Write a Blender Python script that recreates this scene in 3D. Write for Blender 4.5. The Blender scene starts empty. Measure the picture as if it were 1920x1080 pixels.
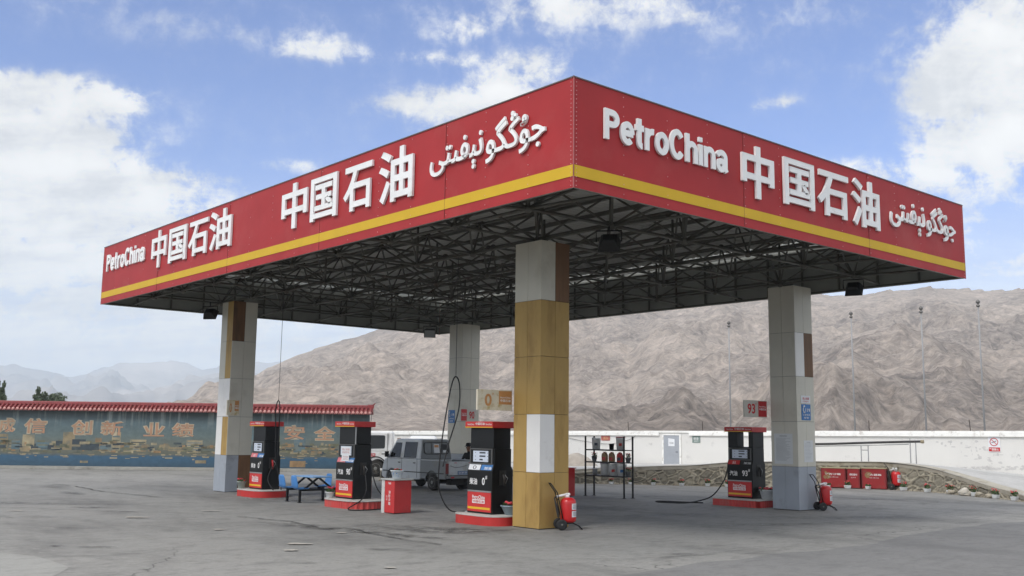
import bpy, bmesh, math, random
from mathutils import Vector, Matrix, noise
random.seed(7)
sc = bpy.context.scene
COL = sc.collection
R = math.radians

# ------------------------------------------------------------------ camera
cam = bpy.data.cameras.new('camera')
camo = bpy.data.objects.new('camera', cam)
COL.objects.link(camo)
cam.sensor_width = 36.0
cam.lens = 1890.63 / 1920 * 36
cam.clip_start = 0.1
cam.clip_end = 40000
CR, CU, CB = (0.755012, -0.655598, 0.012155), (-0.101937, -0.099043, 0.989848), (-0.647739, -0.748586, -0.141608)
CAMP = Vector((-11.954, -12.219, 2.112))
camo.matrix_world = Matrix(((CR[0], CU[0], CB[0], CAMP.x), (CR[1], CU[1], CB[1], CAMP.y), (CR[2], CU[2], CB[2], CAMP.z), (0, 0, 0, 1)))
sc.camera = camo

# ------------------------------------------------------------------ light
SUN_AZ, SUN_EL = math.atan2(-0.17, -0.985), R(47)          # the sun stands on the -X side, veiled by thin cloud
SUNV = Vector((math.cos(SUN_AZ) * math.cos(SUN_EL), math.sin(SUN_AZ) * math.cos(SUN_EL), math.sin(SUN_EL)))
sun = bpy.data.lights.new('sun', 'SUN')
sun.energy = 2.1
sun.angle = R(14)
sun.color = (1.0, 0.96, 0.9)
suno = bpy.data.objects.new('sun', sun)
COL.objects.link(suno)
suno.rotation_euler = SUNV.to_track_quat('Z', 'Y').to_euler()
sc.view_settings.view_transform = 'Standard'
sc.view_settings.look = 'None'
sc.view_settings.gamma = 1
sc.view_settings.exposure = -0.18
sc.cycles.max_bounces = 6
sc.cycles.diffuse_bounces = 3
sc.cycles.glossy_bounces = 2
sc.cycles.volume_bounces = 2
sc.cycles.transparent_max_bounces = 8
sc.cycles.caustics_reflective = False
sc.cycles.caustics_refractive = False

YAW = 0.8575
def pdir(px, py):
    """world direction of a point of the photograph's sky"""
    d = Vector(CB) * -1890.63 + Vector(CR) * (px - 960) + Vector(CU) * (540 - py)
    return d.normalized()

world = bpy.data.worlds.new('World')
sc.world = world
world.use_nodes = True
def build_world():
    nt = world.node_tree
    nt.nodes.clear()
    N, L = nt.nodes.new, nt.links.new
    def math_(op, a, b=None, c=None, clamp=False):
        m = N('ShaderNodeMath'); m.operation = op; m.use_clamp = clamp
        for i, v in enumerate((a, b, c)):
            if v is None: continue
            if isinstance(v, (int, float)): m.inputs[i].default_value = v
            else: L(v, m.inputs[i])
        return m.outputs[0]
    def vmath(op, a, b=None, out=0):
        m = N('ShaderNodeVectorMath'); m.operation = op
        for i, v in enumerate((a, b)):
            if v is None: continue
            if isinstance(v, (tuple, Vector)): m.inputs[i].default_value = tuple(v)
            else: L(v, m.inputs[i])
        return m.outputs['Value'] if out else m.outputs[0]
    def smooth(x, lo, hi):
        m = N('ShaderNodeMapRange'); m.interpolation_type = 'SMOOTHSTEP'
        L(x, m.inputs['Value']); m.inputs['From Min'].default_value = lo; m.inputs['From Max'].default_value = hi
        return m.outputs[0]
    def fbm(vec, scale, detail=8, rough=.55, dist=0.0):
        n = N('ShaderNodeTexNoise'); n.inputs['Scale'].default_value = scale; n.inputs['Detail'].default_value = detail
        n.inputs['Roughness'].default_value = rough; n.inputs['Distortion'].default_value = dist
        L(vec, n.inputs['Vector']); return n.outputs[0]
    tc = N('ShaderNodeTexCoord')
    v = vmath('NORMALIZE', tc.outputs['Generated'])
    sep = N('ShaderNodeSeparateXYZ'); L(v, sep.inputs[0])
    z = sep.outputs[2]
    zz = math_('ADD', math_('MAXIMUM', z, 0.0), 0.22)
    cmb = N('ShaderNodeCombineXYZ')
    L(math_('DIVIDE', sep.outputs[0], zz), cmb.inputs[0]); L(math_('DIVIDE', sep.outputs[1], zz), cmb.inputs[1])
    # rotate so streaks run along the picture's horizontal, then stretch
    vr = N('ShaderNodeVectorRotate'); vr.rotation_type = 'Z_AXIS'; vr.inputs['Angle'].default_value = -(YAW - math.pi / 2)
    L(cmb.outputs[0], vr.inputs['Vector'])
    uv = vmath('MULTIPLY', vr.outputs[0], (0.8, 1.5, 1.0))
    n_big = fbm(uv, 1.1, 3, .5)
    n_mid = fbm(uv, 3.6, 7, .62, .35)
    n_puff = fbm(v, 20.0, 6, .62, .2)
    n_fine = math_('ADD', math_('MULTIPLY', n_mid, .45), math_('MULTIPLY', n_puff, .55))
    # the cloud banks that can be seen, each as a soft patch of the sky: centre (azimuth, height), size, weight
    puffs = [((20, 205), (.080, .026), 1.15), ((110, 172), (.055, .012), 1.0), ((200, 182), (.030, .011), .75), ((30, 285), (.065, .028), .95), ((120, 262), (.038, .016), .95), ((180, 272), (.018, .010), .55), ((10, 350), (.10, .035), .75),
             ((40, 440), (.13, .05), .62), ((280, 330), (.045, .010), .8), ((180, 345), (.045, .011), .5), ((250, 400), (.12, .024), .5), ((180, 560), (.34, .09), .72), ((420, 640), (.22, .045), .6),
             ((575, 82), (.034, .012), .66), ((640, 98), (.028, .008), .42), ((820, 110), (.045, .007), .6), ((885, 52), (.026, .008), .55), ((850, 70), (.02, .006), .35),
             ((985, 128), (.042, .015), .75), ((930, 178), (.055, .017), .8), ((850, 208), (.055, .017), .85), ((740, 195), (.03, .007), .35), ((1930, 90), (.068, .070), 1.25), ((1830, 140), (.040, .032), .95), ((1760, 190), (.026, .022), .85),
             ((1860, 255), (.048, .018), .95), ((1800, 262), (.024, .012), .5), ((1690, 335), (.080, .016), .8), ((1600, 310), (.045, .010), .4), ((1472, 193), (.016, .007), .68), ((1419, 202), (.009, .006), .45),
             ((1250, 15), (.18, .024), .45), ((1000, 10), (.11, .018), .32), ((1900, 440), (.09, .06), .6), ((560, 312), (.028, .006), .5), ((300, 25), (.25, .03), .28),
             ((480, 200), (.22, .03), .10), ((1350, 130), (.16, .025), .12), ((1500, 90), (.2, .04), .10)]
    total = None
    nd = math_('SUBTRACT', n_mid, .5)
    for (px, py), (rx, rz), w in puffs:
        c = pdir(px, py)
        t = Vector((-c.y, c.x, 0)).normalized()
        u = c.cross(t)
        dv = vmath('SUBTRACT', v, c)
        a = math_('DIVIDE', vmath('DOT_PRODUCT', dv, t, 1), rx)
        b = math_('DIVIDE', vmath('DOT_PRODUCT', dv, u, 1), rz)
        r2 = math_('ADD', math_('MULTIPLY', a, a), math_('MULTIPLY', b, b))
        g = math_('MULTIPLY', math_('POWER', 2.718, math_('MULTIPLY', r2, -0.8)), w)
        # only the patch's own side of the sky
        total = g if total is None else math_('ADD', total, g)
    # a general broken cover for the parts of the sky outside the frame
    fw = Vector((math.cos(YAW), math.sin(YAW), 0.1)).normalized()
    facing = smooth(vmath('DOT_PRODUCT', v, fw, 1), .70, .86)
    cover = math_('MULTIPLY', smooth(n_big, .30, .52), math_('SUBTRACT', 1.0, facing))
    total = math_('ADD', total, math_('MULTIPLY', cover, 1.3))
    n_wisp = fbm(v, 52.0, 4, .6, .3)
    n_all = math_('ADD', math_('MULTIPLY', n_fine, .72), math_('MULTIPLY', n_wisp, .28))
    dens = math_('ADD', math_('MULTIPLY', total, math_('MULTIPLY_ADD', smooth(n_all, .34, .64), .95, .30)), math_('MULTIPLY', math_('SUBTRACT', n_all, .5), 1.3))
    mask = math_('ADD', math_('MULTIPLY', smooth(dens, .20, .84), .62), math_('MULTIPLY', smooth(dens, -.05, 1.15), .38))
    low = math_('SUBTRACT', 1.0, smooth(z, 0.04, .27))          # thin white air near the horizon
    mask = math_('MAXIMUM', mask, math_('MULTIPLY', low, .9))
    sky = N('ShaderNodeTexSky'); sky.sky_type = 'NISHITA'; sky.sun_disc = False
    sky.sun_elevation = SUN_EL; sky.sun_rotation = math.pi / 2 - SUN_AZ
    sky.altitude = 1500; sky.air_density = 1.0; sky.dust_density = .6; sky.ozone_density = 1.0
    tint = N('ShaderNodeMix'); tint.data_type = 'RGBA'; tint.blend_type = 'MULTIPLY'; tint.inputs[0].default_value = 1.0
    L(sky.outputs[0], tint.inputs[6]); tint.inputs[7].default_value = SKY_TINT
    shade = N('ShaderNodeMix'); shade.data_type = 'RGBA'
    L(smooth(math_('ADD', math_('MULTIPLY', fbm(uv, 3.0, 5, .6), .6), math_('MULTIPLY', n_puff, .4)), .36, .62), shade.inputs[0])
    k = 1 / SKY_STRENGTH
    shade.inputs[6].default_value = (.82 * k, .84 * k, .87 * k, 1); shade.inputs[7].default_value = (1.22 * k, 1.21 * k, 1.18 * k, 1)
    near_sun = math_('MULTIPLY_ADD', smooth(vmath('DOT_PRODUCT', v, SUNV, 1), .1, 1.0), 1.1, 1.0)    # thin cloud round the veiled sun is brighter
    glow = N('ShaderNodeVectorMath'); glow.operation = 'SCALE'; L(shade.outputs[2], glow.inputs[0]); L(near_sun, glow.inputs['Scale'])
    mix = N('ShaderNodeMix'); mix.data_type = 'RGBA'
    L(mask, mix.inputs[0]); L(tint.outputs[2], mix.inputs[6]); L(glow.outputs[0], mix.inputs[7])
    bg = N('ShaderNodeBackground'); bg.inputs['Strength'].default_value = SKY_STRENGTH
    L(mix.outputs[2], bg.inputs['Color'])
    out = N('ShaderNodeOutputWorld'); L(bg.outputs[0], out.inputs['Surface'])
SKY_STRENGTH = 0.12
SKY_TINT = (.78, 1.10, 1.72, 1)
build_world()

# ------------------------------------------------------------------ helpers
def lin(r, g, b):
    f = lambda c: (c / 255 / 12.92) if c <= 10 else ((c / 255 + .055) / 1.055) ** 2.4
    return (f(r), f(g), f(b))

_mats = {}
def mat(name, rgb, rough=.6, var=.12, scale=3.0, bump=0.0, bscale=40.0, metal=0.0, dirt=None, dirt_amt=0.0, dscale=1.2, spec=.5, stretch=(1, 1, 1)):
    """a surface with broken colour: fine and coarse noise, optional patches of dirt, optional bump"""
    if name in _mats: return _mats[name]
    m = bpy.data.materials.new(name); m.use_nodes = True
    nt = m.node_tree; nt.nodes.clear()
    N, L = nt.nodes.new, nt.links.new
    p = N('ShaderNodeBsdfPrincipled'); o = N('ShaderNodeOutputMaterial'); L(p.outputs[0], o.inputs[0])
    p.inputs['Roughness'].default_value = rough; p.inputs['Metallic'].default_value = metal
    p.inputs['Specular IOR Level'].default_value = spec
    tc = N('ShaderNodeTexCoord'); mp = N('ShaderNodeMapping'); mp.inputs['Scale'].default_value = stretch
    L(tc.outputs['Object'], mp.inputs[0])
    def nz(s, d=6, r=.6):
        n = N('ShaderNodeTexNoise'); n.inputs['Scale'].default_value = s; n.inputs['Detail'].default_value = d; n.inputs['Roughness'].default_value = r
        L(mp.outputs[0], n.inputs['Vector']); return n.outputs[0]
    cr = N('ShaderNodeValToRGB')
    e = cr.color_ramp.elements
    e[0].position = .3; e[1].position = .7
    e[0].color = tuple(max(0, c * (1 - var)) for c in rgb) + (1,); e[1].color = tuple(min(1, c * (1 + var)) for c in rgb) + (1,)
    L(nz(scale), cr.inputs[0])
    colr = cr.outputs[0]
    if dirt:
        r2 = N('ShaderNodeValToRGB'); e = r2.color_ramp.elements
        e[0].position = .62 - .25 * dirt_amt; e[1].position = .72 - .1 * dirt_amt
        e[0].color = (0, 0, 0, 1); e[1].color = (1, 1, 1, 1)
        L(nz(dscale, 9, .65), r2.inputs[0])
        mx = N('ShaderNodeMix'); mx.data_type = 'RGBA'; L(r2.outputs[0], mx.inputs[0]); L(colr, mx.inputs[6]); mx.inputs[7].default_value = tuple(dirt) + (1,)
        colr = mx.outputs[2]
    L(colr, p.inputs['Base Color'])
    if bump:
        b = N('ShaderNodeBump'); b.inputs['Strength'].default_value = min(1, bump); b.inputs['Distance'].default_value = .02
        L(nz(bscale, 5), b.inputs['Height']); L(b.outputs[0], p.inputs['Normal'])
    _mats[name] = m
    return m

def glass(name, rgb=(.02, .022, .024), rough=.05):
    if name in _mats: return _mats[name]
    m = mat(name, rgb, rough, .15, 1.0, spec=.4)
    return m

def tag(o, label=None, cat=None, group=None, kind=None):
    if label: o['label'] = label
    if cat: o['category'] = cat
    if group: o['group'] = group
    if kind: o['kind'] = kind
    return o

def empty(name, loc, label, cat, group=None, rz=0.0):
    o = bpy.data.objects.new(name, None); COL.objects.link(o)
    o.empty_display_size = .2
    o.location = loc; o.rotation_euler = (0, 0, rz)
    return tag(o, label, cat, group)

def root_of(o):
    while o.parent: o = o.parent
    return o

class MB:
    """collects faces and links them as ONE mesh object"""
    def __init__(s): s.v, s.f, s.m, s.sm = [], [], [], []
    def add(s, vs, fs, mi=0, smooth=False):
        b = len(s.v); s.v += [tuple(x) for x in vs]
        for f in fs: s.f.append([b + i for i in f]); s.m.append(mi); s.sm.append(smooth)
        return s
    def box(s, x0, x1, y0, y1, z0, z1, mi=0):
        return s.add([(x0, y0, z0), (x1, y0, z0), (x1, y1, z0), (x0, y1, z0), (x0, y0, z1), (x1, y0, z1), (x1, y1, z1), (x0, y1, z1)],
                     [(0, 3, 2, 1), (4, 5, 6, 7), (0, 1, 5, 4), (1, 2, 6, 5), (2, 3, 7, 6), (3, 0, 4, 7)], mi)
    def obox(s, c, size, M=None, mi=0):
        c = Vector(c); h = [a / 2 for a in size]; vs = []
        for z in (-1, 1):
            for x, y in ((-1, -1), (1, -1), (1, 1), (-1, 1)):
                p = Vector((x * h[0], y * h[1], z * h[2])); vs.append(c + (M @ p if M else p))
        return s.add(vs, [(0, 3, 2, 1), (4, 5, 6, 7), (0, 1, 5, 4), (1, 2, 6, 5), (2, 3, 7, 6), (3, 0, 4, 7)], mi)
    def bar(s, a, b, w, h, mi=0):
        a, b = Vector(a), Vector(b); d = b - a
        M = d.to_track_quat('X', 'Z').to_matrix()
        return s.obox((a + b) / 2, (d.length, w, h), M, mi)
    def tube(s, pts, r, n=8, mi=0, caps=True, closed=False):
        pts = [Vector(p) for p in pts]; k = len(pts); vs = []; fs = []
        rr = r if isinstance(r, (list, tuple)) else [r] * k
        prev = None
        for i, p in enumerate(pts):
            if closed: d = pts[(i + 1) % k] - pts[i - 1]
            else: d = pts[min(i + 1, k - 1)] - pts[max(i - 1, 0)]
            d.normalize()
            if prev is None:
                a = d.orthogonal().normalized()
            else:
                a = (prev - d * prev.dot(d))
                a = a.normalized() if a.length > 1e-6 else d.orthogonal().normalized()
            prev = a; b = d.cross(a)
            for j in range(n):
                t = 2 * math.pi * j / n
                vs.append(p + (a * math.cos(t) + b * math.sin(t)) * rr[i])
        for i in range(k if closed else k - 1):
            i2 = (i + 1) % k
            for j in range(n):
                fs.append((i * n + j, i * n + (j + 1) % n, i2 * n + (j + 1) % n, i2 * n + j))
        if caps and not closed:
            fs.append(tuple(range(n))[::-1]); fs.append(tuple((k - 1) * n + j for j in range(n)))
        return s.add(vs, fs, mi, n > 5)
    def lathe(s, prof, c=(0, 0, 0), n=20, mi=0, M=None, smooth=True):
        """prof: (radius, height) from bottom to top"""
        c = Vector(c); vs = []; fs = []
        for r, z in prof:
            for j in range(n):
                t = 2 * math.pi * j / n; p = Vector((r * math.cos(t), r * math.sin(t), z))
                vs.append(c + (M @ p if M else p))
        for i in range(len(prof) - 1):
            for j in range(n): fs.append((i * n + j, i * n + (j + 1) % n, (i + 1) * n + (j + 1) % n, (i + 1) * n + j))
        fs.append(tuple(range(n))[::-1]); fs.append(tuple((len(prof) - 1) * n + j for j in range(n)))
        return s.add(vs, fs, mi, smooth)
    def prism(s, poly, f0, f1, mi=0):
        """poly: list of 2-D points; f0, f1 map a point to each end's 3-D place"""
        n = len(poly)
        vs = [f0(*p) for p in poly] + [f1(*p) for p in poly]
        fs = [tuple(range(n))[::-1], tuple(range(n, 2 * n))] + [(i, (i + 1) % n, n + (i + 1) % n, n + i) for i in range(n)]
        return s.add(vs, fs, mi)
    def quad(s, *p, mi=0): return s.add(p, [tuple(range(len(p)))], mi)
    def ball(s, c, r, n=10, m=6, mi=0, sq=(1, 1, 1)):
        pr = []; c = Vector(c); vs = []; fs = []
        for i in range(m + 1):
            t = math.pi * i / m
            for j in range(n):
                a = 2 * math.pi * j / n
                vs.append(c + Vector((math.sin(t) * math.cos(a) * r * sq[0], math.sin(t) * math.sin(a) * r * sq[1], -math.cos(t) * r * sq[2])))
        for i in range(m):
            for j in range(n): fs.append((i * n + j, i * n + (j + 1) % n, (i + 1) * n + (j + 1) % n, (i + 1) * n + j))
        return s.add(vs, fs, mi, True)
    def build(s, name, mats, parent=None, world=False, bevel=0.0, label=None, fix=True):
        """world=True: the points are world points and the parent thing is not turned"""
        off = Vector((0, 0, 0))
        if world and parent: off = root_of(parent).location
        me = bpy.data.meshes.new(name)
        me.from_pydata([tuple(Vector(p) - off) for p in s.v], [], s.f)
        for m in (mats if isinstance(mats, (list, tuple)) else [mats]): me.materials.append(m)
        me.polygons.foreach_set('material_index', s.m)
        me.polygons.foreach_set('use_smooth', s.sm)
        if fix:
            bm = bmesh.new(); bm.from_mesh(me); bmesh.ops.recalc_face_normals(bm, faces=bm.faces); bm.to_mesh(me); bm.free()
        me.update()
        o = bpy.data.objects.new(name, me); COL.objects.link(o)
        if parent: o.parent = parent
        if bevel:
            b = o.modifiers.new('bevel', 'BEVEL'); b.width = bevel; b.segments = 2; b.limit_method = 'ANGLE'; b.angle_limit = R(40)
        if label: o['label'] = label
        return o

def copy_tree(o, parent=None):
    c = o.copy(); COL.objects.link(c)
    if parent: c.parent = parent
    for ch in list(o.children): copy_tree(ch, c)
    return c

_tcache = {}
def text_geo(body, offset, depth):
    key = (body, offset, depth)
    if key not in _tcache:
        c = bpy.data.curves.new('t', 'FONT'); c.body = body; c.offset = offset; c.extrude = depth; c.resolution_u = 3
        o = bpy.data.objects.new('t', c); COL.objects.link(o)
        dg = bpy.context.evaluated_depsgraph_get(); dg.update()
        me = bpy.data.meshes.new_from_object(o.evaluated_get(dg))
        vs = [tuple(v.co) for v in me.vertices]; fs = [tuple(p.vertices) for p in me.polygons]
        bpy.data.objects.remove(o); bpy.data.curves.remove(c); bpy.data.meshes.remove(me)
        _tcache[key] = (vs, fs)
    return _tcache[key]

def text(mb, body, O, u, v, w, h, proud=.004, depth=0.0, offset=.0, mi=0, slant=0.0):
    """lettering fitted to a w x h rectangle whose lower left corner is O; u, v unit vectors; stands PROUD of the plane and is DEPTH thick"""
    vs, fs = text_geo(body, offset, .5 if depth else 0.0)
    if not vs: return mb
    x0 = min(p[0] for p in vs); x1 = max(p[0] for p in vs); y0 = min(p[1] for p in vs); y1 = max(p[1] for p in vs)
    O, u, v = Vector(O), Vector(u), Vector(v); n = u.cross(v).normalized()
    out = []; lay = {}
    if depth:                                         # joined letters overlap: each piece ends on its own plane
        par = list(range(len(vs)))
        def find(i):
            while par[i] != i: par[i] = par[par[i]]; i = par[i]
            return i
        for f in fs:
            for i in f[1:]: par[find(i)] = find(f[0])
        ids = {}
        for i in range(len(vs)): lay[i] = ids.setdefault(find(i), len(ids))
    for i, p in enumerate(vs):
        a = (p[0] - x0) / (x1 - x0) * w; b = (p[1] - y0) / (y1 - y0) * h
        out.append(O + u * (a + slant * b) + v * b + n * (proud + (p[2] + .5) * (depth + .0011 * (lay[i] % 9)) if depth else proud))
    return mb.add(out, fs, mi)
def latin(mb, O, u, v, w, h, depth, mi=0, sw=.205):
    """the word in a bold grotesque, drawn stroke by stroke (cap height 1), fitted to w x h"""
    def arc(cx, cy, rx, ry, a0, a1, n=22): return [(cx + rx * math.cos(R(a0 + (a1 - a0) * i / n)), cy + ry * math.sin(R(a0 + (a1 - a0) * i / n))) for i in range(n + 1)]
    s = sw / 2; xh = .74
    G = {'P': (.70, [[(s, 0), (s, 1)], [(s, 1 - s - .004), (.36, 1 - s - .004)] + arc(.36, .70, .24, .296 - s, 90, -90, 14)[1:] + [(s, .404 + s)]]),
         'e': (.66, [[(.10, .37), (.60, .37)], arc(.33, .37, .33 - s * .95, .38 - s * .85, 0, 315, 28)]),
         't': (.42, [[(.19, .98), (.19, .20)] + arc(.32, .19, .13, .12, 180, 275, 6), [(0, xh - .07), (.40, xh - .07)]]),
         'r': (.46, [[(s, 0), (s, xh)], arc(.40, .36, .30, .31, 165, 82, 10)]),
         'o': (.68, [arc(.34, .37, .34 - s * .95, .38 - s * .85, 0, 360, 32)]),
         'C': (.80, [arc(.40, .5, .40 - s, .52 - s * .9, 38, 322, 34)]),
         'h': (.64, [[(s, 0), (s, 1)], arc(.33, .42, .33 - s, .32 - s * .75, 180, 0, 16) + [(.66 - s, 0)]]),
         'i': (.24, [[(.12, 0), (.12, xh)], [(.12, .84), (.12, 1)]]),
         'n': (.64, [[(s, 0), (s, xh)], arc(.33, .42, .33 - s, .32 - s * .75, 180, 0, 16) + [(.66 - s, 0)]]),
         'a': (.66, [arc(.31, .50, .24, .25 - s * .7, 165, 0, 12) + [(.55, .12), (.61, 0)], arc(.28, .215, .28 - s, .22 - s * .62, 0, 360, 22)])}
    O, u, v = Vector(O), Vector(u), Vector(v); n = u.cross(v).normalized()
    total = sum(G[c][0] for c in 'PetroChina') + .07 * 9; kx = w / total; x0 = 0; lay = 0
    for c in 'PetroChina':
        for line in G[c][1]:
            lay += 1; dd = depth + .0007 * (lay % 7); L_ = []
            closed = math.dist(line[0], line[-1]) < 1e-6; k = len(line)
            for i, p in enumerate(line):
                a = line[i - 1] if i else (line[-2] if closed else line[0]); b = line[i + 1] if i < k - 1 else (line[1] if closed else line[-1])
                d = Vector((b[0] - a[0], b[1] - a[1])); d.normalize(); q = Vector((-d.y, d.x))
                L_.append((Vector(p) + q * s, Vector(p) - q * s))
            vs = []
            for e in (.0, dd):
                for l, r_ in L_:
                    for pt in (l, r_): vs.append(O + u * ((x0 + pt.x) * kx) + v * (pt.y * h) + n * e)
            m = 2 * k; fs = []
            for i in range(k - 1):
                b = 2 * i
                fs += [(m + b, m + b + 1, m + b + 3, m + b + 2), (b, b + 2, m + b + 2, m + b), (b + 1, m + b + 1, m + b + 3, b + 3)]
            if not closed: fs += [(0, m, m + 1, 1), (m - 2, m - 1, 2 * m - 1, 2 * m - 2)]
            mb.add(vs, fs, mi)
        x0 += G[c][0] + .07
    return mb
WORD1 = '\uFE9F\uFBD8\uFBD5\uFB95\uFEEE'[::-1]
WORD2 = '\uFEE7\uFBE7\uFED4\uFBE9\uFE98\uFEF0'[::-1]
X, Y, Z = Vector((1, 0, 0)), Vector((0, 1, 0)), Vector((0, 0, 1))

# ------------------------------------------------------------------ materials shared by many things
M_red = mat('fascia_red', lin(166, 48, 50), .5, .10, .8, bump=.04, bscale=5, dirt=lin(170, 66, 64), dirt_amt=.35, dscale=.5, spec=.22)
M_yel = mat('stripe_yellow', lin(208, 170, 42), .5, .05, 1.5, spec=.25)
M_white_letter = mat('letter_white', lin(236, 236, 234), .45, .05, 1.5, dirt=lin(200, 196, 188), dirt_amt=.1)
M_seam = mat('seam_grey', lin(120, 52, 50), .6, .1)
M_rivet = mat('rivet_metal', lin(206, 150, 150), .5, .1)
M_trim = mat('edge_trim', lin(104, 96, 92), .45, .1, metal=.3)
M_inner = mat('inner_sheet', lin(142, 144, 138), .6, .12, 1.0)
M_truss = mat('truss_paint', lin(84, 83, 76), .5, .2, 2.0, dirt=lin(70, 56, 44), dirt_amt=.3)
M_roof = mat('roof_sheet', lin(184, 184, 178), .55, .1, .8, dirt=lin(120, 116, 106), dirt_amt=.3)
M_beige = mat('panel_beige', lin(202, 198, 184), .45, .05, 1.2, dirt=lin(184, 178, 162), dirt_amt=.25, dscale=.8)
M_pwhite = mat('panel_white', lin(228, 226, 222), .4, .04, 1.5, dirt=lin(206, 202, 196), dirt_amt=.25)
M_must = mat('panel_mustard', lin(174, 142, 80), .6, .08, 1.2, bump=.05, bscale=30, dirt=lin(150, 118, 62), dirt_amt=.45, dscale=1.0, stretch=(2, 2, .6))
M_brown = mat('panel_brown', lin(112, 80, 52), .6, .2, 2.0, dirt=lin(84, 62, 42), dirt_amt=.4, stretch=(4, 4, .6))
M_blueg = mat('panel_bluegrey', lin(158, 164, 172), .45, .06, 1.4, dirt=lin(138, 142, 146), dirt_amt=.3)
M_joint = mat('panel_joint', lin(72, 70, 66), .8, .2)
M_black = mat('black_paint', lin(15, 15, 15), .38, .2, 3.0, spec=.35)
M_dblack = mat('dark_metal', lin(44, 42, 40), .5, .2, 3.0)
M_rubber = mat('black_rubber', lin(30, 30, 30), .65, .2, 5.0)
M_pred = mat('pump_red', lin(200, 50, 48), .4, .08, 2.0)
M_pyel = mat('pump_yellow', lin(226, 180, 40), .45, .05)
M_ptext = mat('print_white', lin(232, 230, 228), .5, .03)
M_steel = mat('steel', lin(168, 168, 166), .35, .1, 2.0, metal=.6)
M_exred = mat('extinguisher_red', lin(196, 36, 38), .3, .06, 2.0, dirt=lin(150, 34, 34), dirt_amt=.15)
M_chrome = mat('valve_metal', lin(200, 200, 196), .3, .05, metal=.7)
M_blue = mat('sign_blue', lin(52, 112, 172), .45, .05)
M_paper = mat('paper', lin(222, 224, 226), .7, .05)
M_leaf = mat('flower_leaf', lin(64, 84, 44), .7, .3, 20)
M_flower = mat('flower_red', lin(214, 70, 78), .6, .3, 30)
M_potw = mat('pot_white', lin(214, 216, 216), .4, .06, 4)

def leaf_cloud(mb, c, rad, n, size, mi=0, seed=0, flat=1.0):
    rnd = random.Random(seed); c = Vector(c)
    for _ in range(n):
        d = Vector((rnd.gauss(0, 1), rnd.gauss(0, 1), rnd.gauss(0, 1))).normalized() * rnd.random() ** .45
        p = c + Vector((d.x * rad[0], d.y * rad[1], d.z * rad[2]))
        nrm = Vector((rnd.gauss(0, 1), rnd.gauss(0, 1), rnd.gauss(0, .7))).normalized()
        a = nrm.orthogonal().normalized(); b = nrm.cross(a)
        s = size * rnd.uniform(.6, 1.4)
        mb.add([p - a * s, p + b * s * .55, p + a * s, p - b * s * .55], [(0, 1, 2, 3)], mi)
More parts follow.
